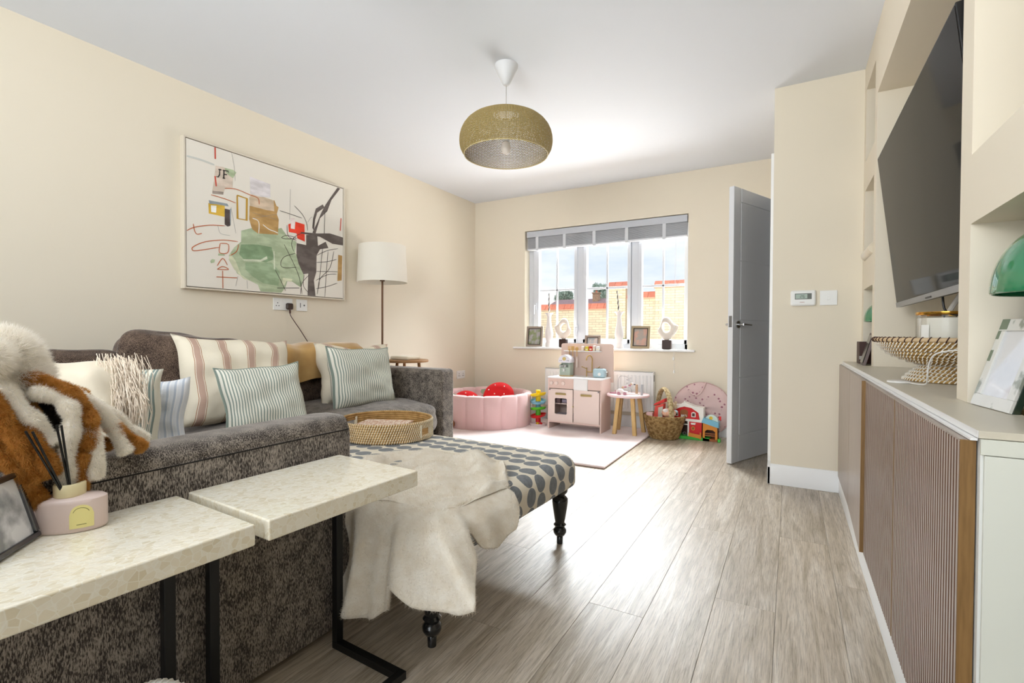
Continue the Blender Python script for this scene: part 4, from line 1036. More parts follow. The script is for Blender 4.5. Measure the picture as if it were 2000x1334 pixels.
# ball pit
bp_c = (-2.68, 4.215); bpt = thing('ball_pit', 'round pink velvet ball pit with stitched panels beside the window wall', 'ball pit', (bp_c[0], bp_c[1], RZ))
pinkv = mat('pink_velvet', '#e8c4c2', .85, sheen=.7, bump=(60, .15, .002)); R_ = .445; nP = 16; HB = .315; seam = mat('pink_seam', '#b98c8d', .9)
for k in range(nP):
    a0 = 2*pi*k/nP+.10; a1 = a0+2*pi/nP; V = []; nA = 9
    prof = [(0, 0), (.010, .0), (.014, .02), (.016, HB*.5), (.014, HB-.03), (.006, HB-.008), (-.015, HB), (-.040, HB), (-.060, HB-.010), (-.068, HB-.03), (-.070, HB*.5), (-.068, .02), (-.06, 0)]
    for i in range(nA+1):
        t = i/nA; a = a0+(a1-a0)*t; puffy = 1-abs(2*t-1)**6
        for d, z in prof:
            dd_ = d if puffy > .01 else d
            r = R_-.027+(d+.027)*(.62+.38*puffy); zz = z if z < HB*.8 else z-.006*(1-puffy)
            V.append((bp_c[0]+r*cos(a), bp_c[1]+r*sin(a), RZ+zz))
    m_ = len(prof); F = [(i*m_+j, (i+1)*m_+j, (i+1)*m_+(j+1) % m_, i*m_+(j+1) % m_) for i in range(nA) for j in range(m_)]
    F += [tuple(range(m_)), tuple(nA*m_+j for j in range(m_))[::-1]]
    q = MB(); q.add(V, F); q.build('wall_panel', pinkv, bpt, smooth=True, fixn=True)
q = MB(); q.lathe([(0, 0), (R_-.05, 0), (R_-.05, .03), (0, .03)], (bp_c[0], bp_c[1], RZ+.001), 40); q.build('floor_pad', pinkv, bpt)
q = MB(); q.tube([(bp_c[0]+(R_-.012)*cos(2*pi*i/48), bp_c[1]+(R_-.012)*sin(2*pi*i/48), RZ+.006) for i in range(48)], .004, 6, closed=True); q.build('base_piping', seam, bpt)
redp = mat('red_plush', '#d8141a', .8, sheen=.3)
def strawberry(label, c, R, nrm, up, sc=1):
    t = thing('strawberry_cushion', label, 'cushion', c, 0, 'strawberry cushions in the ball pit')
    M_ = Matrix.Translation(c) @ basis(Vector(up).cross(Vector(nrm)), up); V = []; F = []; n = 40
    # rounded heart / berry outline
    out = []
    for i in range(n):
        a = 2*pi*i/n; x = cos(a); y = sin(a); w = 1-.18*max(0, -y)**1.3; out.append((x*w*R, (y*.92 if y > 0 else y*1.12)*R*.95))
    rings = 7
    for s in (1, -1):
        for k in range(rings+1):
            f = k/rings
            for (x, y) in out: V.append((x*f, y*f, s*.05*sqrt(max(0, 1-f**3))))
    for s in range(2):
        b = s*(rings+1)*n
        for k in range(rings):
            for i in range(n): j = (i+1) % n; F.append((b+k*n+i, b+(k+1)*n+i, b+(k+1)*n+j, b+k*n+j))
    q = MB(); q.add(V, F, 0, M_); q.build('body', redp, t, smooth=True, fixn=True)
    rs = random.Random(int(R*1000)); q = MB()
    for (x, y) in ((-.45, .55), (.02, .72), (.55, .5), (-.15, .22), (.42, .05), (-.6, .0), (.1, -.4), (.65, -.15)):
        p = M_ @ Vector((x*R, y*R, .05*sqrt(1-(sqrt(x*x+y*y))**3)+.001)); q.ell(tuple(p), (.0065, .0065, .0065), 8, 6)
    q.build('seed', mat('seed_white', '#f8f3ea', .8), t)
    q = MB()
    for a in (112, 135): 
        aa = radians(a+35); c0 = Vector((R*.80*cos(aa), R*.80*sin(aa), -.01)); d = Vector((cos(aa), sin(aa), 0)); s_ = Vector((-sin(aa), cos(aa), 0))
        q.prism([tuple(M_ @ (c0+s_*.04)), tuple(M_ @ (c0+d*.06+s_*.015)), tuple(M_ @ (c0+d*.06-s_*.015)), tuple(M_ @ (c0-s_*.04))], tuple((M_.to_3x3() @ Vector((0, 0, .015)))))
    q.build('leaf', mat('leaf_felt', '#8fa487', .9), t, fixn=True)
strawberry('red strawberry cushion standing in the middle of the ball pit', (-2.60, 4.31, .275), .165, (.35, -.90, .15), (-.30, .0, .95))
strawberry('red strawberry cushion at the left side of the ball pit', (-2.90, 4.16, .20), .15, (.5, -.8, .2), (-.1, .05, .95))
# brown round toy edge left of the ball pit
q = MB(); q.lathe([(0, 0), (.04, 0), (.046, .004), (.046, .014), (.04, .018), (0, .018)], (0, 0, 0), 28)
M_ = Matrix.Translation((-2.79, 3.745, RZ+.046)) @ basis((1, .3, 0), (0, 0, 1)); q.V = [tuple(M_ @ Vector(v)) for v in q.V]
o = q.build('wooden_disc', mat('brown_wood', '#9a5f38', .5), None, smooth=True, origin=(-2.79, 3.745, RZ)); tag(o, 'small brown wooden disc toy leaning on the ball pit beside the sofa arm', 'toy')

# ball run tower
bt = thing('ball_run', 'ball run tower of yellow, blue, green and red trays beside the play kitchen', 'toy', (-2.155, 4.33, RZ)); bx, by = -2.155, 4.33
def tray_(z, col, name, turn, r=.078):
    m = mat(name+'_plastic', col, .35); q = MB(); V = []; F = []; n = 40
    prof = [(.018, 0), (.05, -.012), (.068, -.006), (.076, .012), (.079, .012), (.07, -.010), (.05, -.017), (.018, -.005)]
    for i in range(n):
        a = 2*pi*i/n; w = 1+.0*cos(a); tilt = .012*cos(a-turn)
        for rr_, zz in prof: V.append((bx+rr_*cos(a), by+rr_*sin(a), RZ+z+zz+tilt*rr_/.078))
    m_ = len(prof)
    for i in range(n):
        for j in range(m_): F.append((i*m_+j, ((i+1) % n)*m_+j, ((i+1) % n)*m_+(j+1) % m_, i*m_+(j+1) % m_))
    q.add(V, F); o = q.build(name+'_tray', m, bt, smooth=True, fixn=True)
    q = MB(); q.lathe([(0, -.065), (.026, -.065), (.024, -.03), (.021, .012), (0, .012)], (bx, by, RZ+z), 24); q.build(name+'_column', m, bt, smooth=True); return o
tray_(.302, '#f2d21c', 'yellow', 0); tray_(.232, '#7fb8d0', 'blue', 2); tray_(.165, '#5fbf2c', 'green', -.5); tray_(.095, '#d81e22', 'red', .6)
q = MB(); q.lathe([(0, .31), (.020, .31), (.021, .325), (.024, .328), (.024, .343), (.018, .348), (0, .348)], (bx, by, RZ), 24); q.build('top_knob', mat('yellow_plastic', '#f2d21c', .35), bt, smooth=True)
q = MB(); q.lathe([(0, 0), (.08, 0), (.082, .02), (.078, .022), (.074, .006), (.03, .006), (.028, .03), (0, .03)], (bx, by, RZ), 40); q.build('base', mat('clear_white', '#ead9d8', .3), bt, smooth=True)
for (x, y, c_, lab) in ((-2.135, 4.275, '#e0b31a', 'small yellow ball in the base of the ball run tower'), (-2.105, 4.287, '#c8151b', 'small red ball in the base of the ball run tower')):
    q = MB(); q.ell((x, y, RZ+.023), (.0165, .0165, .0165), 16, 10); o = q.build('ball', mat('ball_'+c_[1:], c_, .3), None, smooth=True, origin=(x, y, RZ+.006)); tag(o, lab, 'ball', 'balls in the ball run')

# ---------------------------------------------------------------- play kitchen
kx0, kx1, ky0, ky1 = -2.005, -1.475, 4.235, 4.50; KT = .512
pk = thing('play_kitchen', 'pink wooden play kitchen with white worktop below the window', 'toy kitchen', ((kx0+kx1)/2, (ky0+ky1)/2, RZ))
pinkw = mat('pink_mdf', '#e5cbc0', .5); whw = mat('white_mdf', '#efeeec', .4); cream = mat('cream_mdf', '#e9d6cc', .5); dkin = mat('oven_inside', '#7a5a50', .8)
t_ = .014
for x in (kx0, kx1-t_): q = MB(); q.box((x, ky0, RZ), (x+t_, ky1, KT-.012)); q.build('side_panel', pinkw, pk, bevel=.002)
q = MB(); q.box((kx0+t_, ky1-.01, RZ+.06), (kx1-t_, ky1-.002, KT-.012)); q.box((kx0+t_, ky0+.002, .09), (kx1-t_, ky1-.01, .102)); q.box((-1.745, ky0+.02, .102), (-1.735, ky1-.01, .40)); q.box((kx0+t_, ky0+.03, .255), (-1.745, ky1-.01, .262)); q.build('carcass', cream, pk)
q = MB(); q.box((kx0+t_, ky0+.001, .082), (kx1-t_, ky0+.012, .096)); q.build('bottom_rail', pinkw, pk)
q = MB(); q.box((kx0-.002, ky0-.006, KT-.012), (kx1+.002, ky1, KT)); q.build('worktop', whw, pk, bevel=.002)
q = MB(); q.box((kx0+t_, ky0+.001, .405), (-1.742, ky0+.012, KT-.012)); q.box((-1.605, ky0+.001, .405), (kx1-t_, ky0+.012, KT-.012)); q.build('fascia', mat('pink_fascia', '#dfc4b8', .5), pk, bevel=.001)
q = MB(); q.box((-1.742, ky0-.008, .395), (-1.605, ky0+.05, KT-.008)); q.build('sink_front', whw, pk, bevel=.003)
for x in (-1.965, -1.915, -1.845):
    q = MB(); q.cyl((x, ky0+.001, .455), (x, ky0-.014, .455), .0165, 24); q.build('knob', cream, pk, bevel=.002)
goldm = mat('dull_gold', '#b9a46c', .35, .7); ink = mat('hinge_grey', '#6d6a70', .4, .5)
def kdoor(x0, x1, name, win):
    z0, z1 = .100, .400; q = MB(); y0_, y1_ = ky0-.010, ky0+.0005
    if win:
        a0, a1, b0, b1 = x0+.058, x1-.058, .165, .315
        q.box((x0, y0_, z0), (a0, y1_, z1)); q.box((a1, y0_, z0), (x1, y1_, z1)); q.box((a0, y0_, z0), (a1, y1_, b0)); q.box((a0, y0_, b1), (a1, y1_, z1))
        r = .012
        for cx_, cz_, sx_, sz_ in ((a0, b0, 1, 1), (a1, b0, -1, 1), (a0, b1, 1, -1), (a1, b1, -1, -1)):
            P = [(cx_, y0_, cz_)]+[(cx_+sx_*r*(1-sin(t)), y0_, cz_+sz_*r*(1-cos(t))) for t in [pi/2*k/5 for k in range(6)]]; q.prism(P, (0, y1_-y0_, 0))
    else: q.box((x0, y0_, z0), (x1, y1_, z1))
    d = q.build(name, cream, pk, fixn=True)
    if win: q = MB(); q.box((a0, ky0-.003, b0), (a1, ky0-.001, b1)); q.build('pane', MATS['pane'], d)
    xm = (x0+x1)/2; w = .052; q = MB(); q.box((xm-w, ky0-.022, .348), (xm+w, ky0-.014, .366)); q.box((xm-w, ky0-.0145, .350), (xm-w+.006, ky0-.0099, .364)); q.box((xm+w-.006, ky0-.0145, .350), (xm+w, ky0-.0099, .364)); q.build('handle', goldm, d, bevel=.002)
    hx_ = x0 if win else x1; s = 1 if win else -1
    q = MB(); q.box((hx_, ky0-.012, z1-.012), (hx_+s*.014, ky0-.0098, z1-.002)); q.build('hinge', ink, d)
kdoor(-1.988, -1.747, 'oven_door', True); kdoor(-1.738, -1.492, 'cupboard_door', False)
q = MB(); q.cyl((-1.742, ky0-.011, .245), (-1.742, ky0-.020, .245), .006, 12); q.build('catch_knob', goldm, pk)
q = MB(); q.box((kx0+.02, ky0+.05, .104), (-1.75, ky0+.2, .150)); q.box((kx0+.03, ky0+.06, .262), (-1.76, ky0+.2, .30)); q.build('oven_contents', mat('lilac_cloth', '#b9aec0', .9, vary=('#e6dfe6', 25, .45, .55)), pk, bevel=.01)
q = MB(); q.box((-1.98, ky0+.02, .265), (-1.885, ky0+.06, .31)); q.build('oven_contents', mat('dark_toy', '#5c4748', .8), pk)
# back board with rounded top corners
bx0, bx1 = -1.985, -1.452; P = [(bx0, ky1, KT-.05), (bx1, ky1, KT-.05)]+[(bx1-.02+.02*cos(t), ky1, .805+.02*sin(t)) for t in [pi/2*k/5 for k in range(6)]]+[(bx0+.02-.02*sin(t), ky1, .805+.02*cos(t)) for t in [pi/2*k/5 for k in range(6)]]
q = MB(); q.prism(P, (0, .012, 0)); bb = q.build('back_board', mat('pink_board', '#dcc3b6', .55), pk, fixn=True)
q = MB(); q.box((-1.94, ky1-.045, .748), (-1.565, ky1, .756)); q.build('shelf', whw, pk, bevel=.001)
# utensils hanging from the shelf
for x, kind, lab in ((-1.878, 'fork', 'toy serving fork'), (-1.843, 'turner', 'toy slotted turner'), (-1.800, 'spoon', 'toy spoon')):
    y = ky1-.05; t = thing('toy_utensil', '%s with pink handle hanging on the play kitchen back board' % lab, 'toy', (x, y, .62), 0, 'hanging play kitchen utensils')
    wd = mat('toy_wood', '#c9a05f', .6); q = MB(); q.cyl((x, y, .70), (x, y, .77), .004, 8)
    if kind == 'spoon': q.ell((x, y, .775), (.017, .004, .019), 16, 8)
    elif kind == 'turner': q.box((x-.014, y-.002, .758), (x+.014, y+.002, .80))
    else:
        q.box((x-.012, y-.002, .758), (x+.012, y+.002, .772))
        for dx in (-.010, 0, .010): q.box((x+dx-.0022, y-.002, .772), (x+dx+.0022, y+.002, .80))
    q.build('utensil_head', wd, t, smooth=kind == 'spoon'); lo = .615 if kind != 'spoon' else .595
    q = MB(); q.cyl((x, y, lo), (x, y, lo+.085), .0078, 12); q.cyl((x, y, lo+.085), (x, y, .74), .0025, 6); q.build('handle', cream, t, smooth=True)
# shelf tins
for x, w, h, c_, kind, lab in ((-1.748, .026, .045, '#ecd9d0', 'carton', 'pink toy carton at the left end of the kitchen shelf'), (-1.705, .032, .042, '#e3cf3e', 'jar', 'yellow toy jar on the kitchen shelf'), (-1.665, .034, .046, '#d9402c', 'jar', 'red toy jar on the kitchen shelf'), (-1.632, .024, .052, '#e4cdbb', 'carton', 'white topped toy milk carton on the kitchen shelf'), (-1.595, .036, .046, '#e9e6e2', 'box', 'white toy box at the right end of the kitchen shelf')):
    t = thing('toy_food', lab, 'toy', (x, ky1-.024, .7562), 0, 'toy food on the kitchen shelf')
    q = MB()
    if kind == 'jar': q.box((x-w/2, ky1-.038, .7563), (x+w/2, ky1-.010, .7563+h*.75)); 
    else: q.box((x-w/2, ky1-.038, .7563), (x+w/2, ky1-.010, .7563+h*.85))
    b_ = q.build('body', mat('tin_'+c_[1:], c_, .5), t, bevel=.002)
    q = MB(); q.box((x-w*.42, ky1-.036, .7563+h*(.75 if kind == 'jar' else .85)), (x+w*.42, ky1-.012, .7563+h)); q.build('lid', mat('tin_lid_'+c_[1:], {'#e3cf3e': '#d9c22e', '#d9402c': '#c4301f'}.get(c_, '#f2f0ee'), .5), t, bevel=.002)
    q = MB(); q.box((x-w*.3, ky1-.0385, .7563+h*.2), (x+w*.3, ky1-.0379, .7563+h*.5)); q.build('label', mat('tin_label', '#efe6c6', .5), t)
# tap
tp = []
x, y = -1.640, ky1-.06; q = MB()
q.tube(smoothpath([(x, y, KT+.045), (x, y, KT+.12), (x, y, KT+.175), (x-.018, y-.01, KT+.202), (x-.042, y-.02, KT+.19), (x-.05, y-.024, KT+.155)]), .0055, 10); q.build('tap', brass, pk, smooth=True)
q = MB(); q.cyl((x-.055, y, KT+.045), (x+.045, y, KT+.045), .0045, 10); q.cyl((x-.055, y, KT), (x-.055, y, KT+.085), .005, 10); q.cyl((x+.045, y, KT), (x+.045, y, KT+.085), .005, 10)
q.cyl((x-.055, y, KT+.075), (x-.10, y-.02, KT+.095), .004, 8); q.cyl((x+.045, y, KT+.075), (x+.085, y-.02, KT+.10), .004, 8); q.build('tap_bridge', brass, pk, smooth=True)
# toy coffee machine
cm = thing('toy_coffee_machine', 'sage green toy coffee machine on the left of the play kitchen worktop', 'toy', (-1.888, 4.41, KT)); sage = mat('sage_green', '#b7c2b4', .5); lil = mat('pale_lilac', '#e6e3ea', .5)
cx, cy = -1.888, 4.40; z = KT+.0005
q = MB(); q.lathe([(0, 0), (.072, 0), (.072, .008), (0, .008)], (cx, cy, z), 32, sy=.75); q.build('base', oakm, cm)
q = MB(); q.box((cx-.055, cy-.0, z+.008), (cx+.055, cy+.05, z+.175)); q.box((cx-.052, cy-.045, z+.008), (cx-.040, cy, z+.115)); q.box((cx+.040, cy-.045, z+.008), (cx+.055, cy, z+.115)); q.box((cx-.040, cy-.043, z+.008), (cx+.04, cy, z+.085)); q.build('body', sage, cm, bevel=.002)
P = [(cx-.062, cy-.05, z+.130), (cx+.062, cy-.05, z+.130)]+[(cx+.062*cos(t), cy-.05, z+.150+.055*sin(t)) for t in [pi*k/14 for k in range(15)]]
q = MB(); q.prism(P, (0, .10, 0)); q.build('head', lil, cm, fixn=True)
q = MB(); q.cyl((cx, cy-.050, z+.168), (cx, cy-.058, z+.168), .017, 20); q.build('dial', mat('gold_paint', '#d8c07a', .5), cm)
q = MB()
for dx in (-.045, -.03, .03, .045): q.cyl((cx+dx, cy-.0505, z+.15), (cx+dx, cy-.0535, z+.15), .0035, 8)
q.build('button', ink, cm)
q = MB(); q.cyl((cx, cy-.03, z+.085), (cx, cy-.03, z+.108), .017, 18); q.tube([(cx-.012, cy-.045, z+.098), (cx-.05, cy-.062, z+.098)], .006, 8); q.build('portafilter', mat('silver_paint', '#c8c6c4', .3, .6), cm, smooth=True)
q = MB(); q.lathe([(.006, 0), (.012, .022), (.0105, .022), (.005, .002)], (cx-.004, cy-.052, z+.0485), 16); q.box((cx-.02, cy-.06, z+.046), (cx+.016, cy-.043, z+.0485)); q.build('cup', whw, cm)
# toy toaster
tt_ = thing('toy_toaster', 'pale blue toy toaster on the right of the play kitchen worktop', 'toy', (-1.545, 4.37, KT)); q = MB(); q.box((-1.605, 4.35, KT+.0005), (-1.485, 4.42, KT+.085)); q.build('body', mat('pale_blue_toy', '#b4cbd3', .4), tt_, bevel=.02, seg=5)
q = MB(); q.cyl((-1.535, 4.35, KT+.034), (-1.535, 4.343, KT+.034), .015, 20); q.build('dial', whw, tt_)
q = MB(); q.box((-1.575, 4.365, KT+.0848), (-1.515, 4.377, KT+.0865)); q.box((-1.575, 4.39, KT+.0848), (-1.515, 4.402, KT+.0865)); q.build('slot', ink, tt_)
q = MB(); q.box((-1.482, 4.375, KT+.05), (-1.472, 4.395, KT+.058)); q.build('lever', whw, tt_)

# ---------------------------------------------------------------- round play table
kt = thing('play_table', 'round pink topped play table with chunky wooden legs by the radiator', 'table', (-1.285, 4.42, RZ)); cx, cy = -1.285, 4.42; TT = .374
pinkt = mat('pink_table', '#efd3d2', .45)
q = MB(); q.lathe([(0, TT-.02), (.186, TT-.02), (.19, TT-.016), (.19, TT-.004), (.187, TT), (0, TT)], (cx, cy, 0), 56); q.build('table_top', pinkt, kt, smooth=True)
pine = mat('pine', '#dfbd82', .55, vary=('#cfa869', 10, .35, .7), scale3=(10, 10, .8))
for a in (-118, -62, 62, 118) if 0 else (-125, -52, 38, 140):
    a = radians(a); fx, fy = cx+.155*cos(a), cy+.145*sin(a); gx, gy = cx+.105*cos(a), cy+.105*sin(a); w = .017; V = []
    for (x, y, z) in ((fx, fy, RZ), (gx, gy, TT-.0205)): V += [(x-w, y-w, z), (x+w, y-w, z), (x+w, y+w, z), (x-w, y+w, z)]
    q = MB(); q.add(V, [(0, 3, 2, 1), (4, 5, 6, 7), (0, 1, 5, 4), (1, 2, 6, 5), (2, 3, 7, 6), (3, 0, 4, 7)]); q.build('leg', pine, kt, bevel=.003)
wire = mat('grey_wire', '#a8a2a6', .4); rose = mat('rose_bead', '#c08a98', .5); tan = mat('tan_bead', '#c9a98a', .5); whb2 = mat('white_bead', '#ece6e2', .5)
# bead maze
bm_ = thing('bead_maze', 'bead maze of thin grey wire with rose and tan beads on the play table', 'toy', (cx, cy, TT))
q = MB(); w1 = smoothpath([(cx-.10, cy+.02, TT+.008), (cx-.095, cy+.02, TT+.12), (cx-.08, cy+.02, TT+.155), (cx-.03, cy+.02, TT+.155), (cx-.01, cy+.02, TT+.15)]); q.tube(w1, .002, 6)
sp_ = [(cx+.0+.022*sin(t*1.0), cy+.02+.022*cos(t), TT+.15-.0052*t) for t in [k*.5 for k in range(40)]]; q.tube(sp_, .0018, 6); q.tube([sp_[-1], (cx+.03, cy+.02, TT+.008)], .002, 6)
q.build('wire', wire, bm_, smooth=True)
for p, r, m in (((-.045, -.01, .058), .013, tan), ((-.022, -.012, .063), .012, rose), ((.0, -.01, .068), .011, whb2), ((.018, -.01, .078), .012, rose), ((.032, -.012, .092), .011, tan), ((.045, -.01, .098), .010, whb2), ((.062, -.01, .09), .009, ink)):
    q = MB(); q.ell((cx+p[0], cy+p[1], TT+p[2]), (r, r, r*.8), 14, 8); q.build('bead', m, bm_, smooth=True)
q = MB(); q.tube([(cx-.07, cy-.01, TT+.05), (cx-.02, cy-.01, TT+.064), (cx+.03, cy-.01, TT+.09), (cx+.075, cy-.01, TT+.10), (cx+.08, cy-.01, TT+.008)], .002, 6); q.box((cx-.105, cy-.03, TT+.0003), (cx+.1, cy+.045, TT+.008)); q.build('frame', whb2, bm_)
q = MB()
for k, (r, z0, z1) in enumerate(((.012, .008, .03), (.011, .03, .055), (.012, .055, .072), (.0105, .072, .092))): q.cyl((cx+.082, cy-.012, TT+z0), (cx+.082, cy-.012, TT+z1-.001), r, 16)
q.build('stacked_bead', tan, bm_)
# toy car
tc_ = thing('toy_car', 'small cream wooden toy car with rose wheels in front of the bead maze', 'toy', (cx-.03, cy-.10, TT))
q = MB(); P = [(cx-.075, cy-.115, TT+.010), (cx+.025, cy-.115, TT+.010), (cx+.028, cy-.115, TT+.03), (cx-.01, cy-.115, TT+.034), (cx-.025, cy-.115, TT+.052), (cx-.058, cy-.115, TT+.052), (cx-.075, cy-.115, TT+.035)]; q.prism(P, (0, .032, 0)); q.build('body', whb2, tc_, bevel=.004, fixn=True)
for x in (cx-.052, cx+.004): q = MB(); q.cyl((x, cy-.122, TT+.0145), (x, cy-.078, TT+.0145), .014, 20); q.build('wheel', rose, tc_)
q = MB(); q.box((cx-.16, cy-.045, TT+.0003), (cx-.085, cy-.015, TT+.010));
for k in range(6): q.cyl((cx-.152+.013*k, cy-.045, TT+.006), (cx-.152+.013*k, cy-.049, TT+.006), .005, 10)
q.cyl((cx-.11, cy-.03, TT+.01), (cx-.11, cy-.03, TT+.032), .004, 8)
o = q.build('toy_train', rose, None, origin=(cx-.12, cy-.03, TT)); tag(o, 'tiny rose toy train at the left rim of the play table', 'toy')
q = MB(); q.cyl((cx+.135, cy-.04, TT+.0003), (cx+.137, cy-.035, TT+.095), .0105, 14)
o = q.build('toy_cylinder', mat('grey_toy', '#aeb0b3', .4), None, origin=(cx+.135, cy-.04, TT)); tag(o, 'upright grey cylinder at the right rim of the play table', 'toy')

# ---------------------------------------------------------------- seagrass basket with handle and toys in it
bkc = (-.968, 4.455, .0012); bk = thing('toy_basket', 'woven seagrass basket with a hooped handle full of toys', 'basket', bkc)
sg2 = mat('dark_seagrass', '#b0915f', .85, vary=('#7c5d34', 45, .4, .6), bump=(120, .8, .006), rnd=0)
q = MB(); n = 56; rs = random.Random(4)
prof = [(.115+.060*(k/13)**.8, .008+.0148*k) for k in range(14)]
for k, (r, z) in enumerate(prof):
    q.tube([(bkc[0]+(r+.0035*sin(26*2*pi*i/n+pi*k)+rs.uniform(-.001, .001))*cos(2*pi*i/n), bkc[1]+(r+.0035*sin(26*2*pi*i/n+pi*k))*sin(2*pi*i/n), bkc[2]+z+rs.uniform(-.001, .001)) for i in range(n)], .0085, 7, closed=True)
q.lathe([(0, 0), (.112, 0), (.112, .012), (0, .012)], bkc, 32)
w_ = q.build('body', sg2, bk, smooth=True)
P = [(bkc[0]-.165*cos(t)*.98, bkc[1]+.01, bkc[2]+.18+.255*sin(t)) for t in [pi*k/26 for k in range(27)]]
hd = Vector((.55, -.84, 0)).normalized()
P = [(bkc[0]+hd.x*-.168*cos(t), bkc[1]+hd.y*-.168*cos(t), bkc[2]+.185+.25*sin(t)) for t in [pi*k/26 for k in range(27)]]
q = MB(); q.tube(P, .016, 10)
for s in (-1, 1):
    off = Vector((-hd.y, hd.x, 0))*.013*s; q.tube([tuple(Vector(p)+off) for p in P], .0095, 8)
h_ = q.build('handle', mat('pale_seagrass', '#c9b68d', .85, vary=('#9d8559', 60, .42, .58), bump=(120, .8, .006)), bk, smooth=True)
# contents
def simple(name, label, cat, build, org, group=None):
    t = thing(name, label, cat, org, 0, group); build(t); return t
redm = mat('coral_toy', '#e2574c', .5); pinkm = mat('light_pink_toy', '#efc6c4', .6)
def _tent(t):
    q = MB(); x, y, z = bkc[0]-.035, bkc[1]-.02, .20
    q.prism([(x-.055, y-.03, z-.05), (x+.035, y-.05, z-.05), (x+.045, y-.055, z+.115), (x-.035, y-.03, z+.085)], (.01, .05, 0)); q.build('panel', redm, t, bevel=.006, fixn=True)
    q = MB(); q.prism([(x-.005, y-.047, z-.01), (x+.034, y-.054, z-.01), (x+.040, y-.058, z+.09), (x-.002, y-.050, z+.075)], (.002, -.008, 0)); q.build('window', mat('grey_mesh', '#c3c0b4', .7), t, fixn=True)
    q = MB(); q.prism([(x-.05, y-.034, z+.085), (x+.055, y-.06, z+.125), (x+.055, y-.06, z+.16), (x-.04, y-.034, z+.105)], (.01, .06, 0)); q.build('roof', mat('red_toy', '#dc3b35', .5), t, bevel=.006, fixn=True)
simple('toy_house_bag', 'coral red folded toy with a red roof standing in the basket', 'toy', _tent, (bkc[0]-.035, bkc[1]-.02, .15))
def _doll(t):
    q = MB(); q.ell((bkc[0]+.055, bkc[1]-.075, .235), (.062, .05, .042), 20, 12); q.build('body', mat('peach_fabric', '#e9b08d', .8, vary=('#efc3ac', 30, .4, .6)), t, smooth=True)
    q = MB(); q.ell((bkc[0]+.035, bkc[1]-.108, .258), (.025, .02, .018), 14, 8); q.build('patch', whb2, t, smooth=True)
simple('soft_toy', 'round peach soft toy lying at the front of the basket', 'toy', _doll, (bkc[0]+.055, bkc[1]-.075, .20))
def _bear(t):
    c = (bkc[0]+.07, bkc[1]-.01, .285); q = MB(); q.ell(c, (.042, .036, .036), 18, 12); q.ell((c[0]+.03, c[1], c[2]+.036), (.013, .008, .013), 12, 8); q.ell((c[0]-.03, c[1], c[2]+.03), (.013, .008, .013), 12, 8); q.build('head', mat('beige_fur', '#d3bb9b', .9), t, smooth=True)
    q = MB(); q.ell((c[0]-.008, c[1]-.032, c[2]-.022), (.014, .008, .008), 10, 6); q.ell((c[0]+.016, c[1]-.03, c[2]-.022), (.012, .008, .008), 10, 6); q.build('bow', mat('magenta', '#c12f6b', .6), t, smooth=True)
    q = MB(); q.ell((c[0]+.035, c[1]-.03, c[2]-.04), (.02, .02, .016), 12, 8); q.build('collar', mat('pale_blue_cloth', '#c4dbe4', .8), t, smooth=True)
simple('teddy', 'beige soft toy with a magenta bow at the back of the basket', 'toy', _bear, (bkc[0]+.07, bkc[1], .24))
def _pbox(t):
    q = MB(); x, y = bkc[0]-.115, bkc[1]-.05; q.box((x-.025, y-.03, .175), (x+.03, y+.02, .225)); q.build('body', pinkm, t, bevel=.003); q = MB(); q.box((x-.015, y-.031, .18), (x+.024, y-.0298, .20)); q.build('panel', mat('khaki_print', '#b6ad8b', .7), t)
simple('toy_box', 'small pink box at the left rim of the basket', 'toy', _pbox, (bkc[0]-.115, bkc[1]-.05, .175))

# ---------------------------------------------------------------- floral half-moon bag behind the farm house
fb = thing('floral_bag', 'large round pink floral bag leaning on the far wall beside the door', 'bag', (-.69, 4.68, 0.0))
def floral():
    m = mat('pink_floral', '#dcbcb9', .85); N, L, b = nodes(m); tc = N.new('ShaderNodeTexCoord'); v = N.new('ShaderNodeTexVoronoi'); v.inputs['Scale'].default_value = 29; L.new(tc.outputs['Object'], v.inputs['Vector'])
    n = N.new('ShaderNodeTexNoise'); n.inputs['Scale'].default_value = 60; L.new(tc.outputs['Object'], n.inputs['Vector'])
    s = math_node(N, L, 'ADD', v.outputs['Distance'], math_node(N, L, 'MULTIPLY', n.outputs['Fac'], .25)); k = math_node(N, L, 'LESS_THAN', s, .37)
    mx = N.new('ShaderNodeMix'); mx.data_type = 'RGBA'; L.new(k, mx.inputs[0]); mx.inputs[6].default_value = lin('#dfc2be'); mx.inputs[7].default_value = lin('#a56f7c'); L.new(mx.outputs[2], b.inputs['Base Color']); return m
flm = floral(); q = MB(); V = []; F = []; n = 48; rings = 9
cz = .245; R = .25
for s in (-1, 1):
    for k in range(rings+1):
        f = k/rings
        for i in range(n):
            a = 2*pi*i/n; w = 1+.01*sin(5*a)+.012*sin(9*a+1)
            V.append((-.69+R*f*w*cos(a), 4.70+s*.035*sqrt(max(0, 1-f**3))+.004*sin(7*a+5*f)*(f > 0), max(.004, cz+R*.96*f*w*sin(a))))
for s in range(2):
    b0 = s*(rings+1)*n
    for k in range(rings):
        for i in range(n): j = (i+1) % n; F.append((b0+k*n+i, b0+(k+1)*n+i, b0+(k+1)*n+j, b0+k*n+j))
q.add(V, F); q.build('body', flm, fb, smooth=True, fixn=True)
q = MB(); q.tube([(-.69+R*1.005*cos(2*pi*i/48), 4.70, max(.006, cz+R*.965*sin(2*pi*i/48))) for i in range(48)], .004, 6, closed=True); q.build('piping', mat('pink_cord', '#cfa9a6', .8), fb)
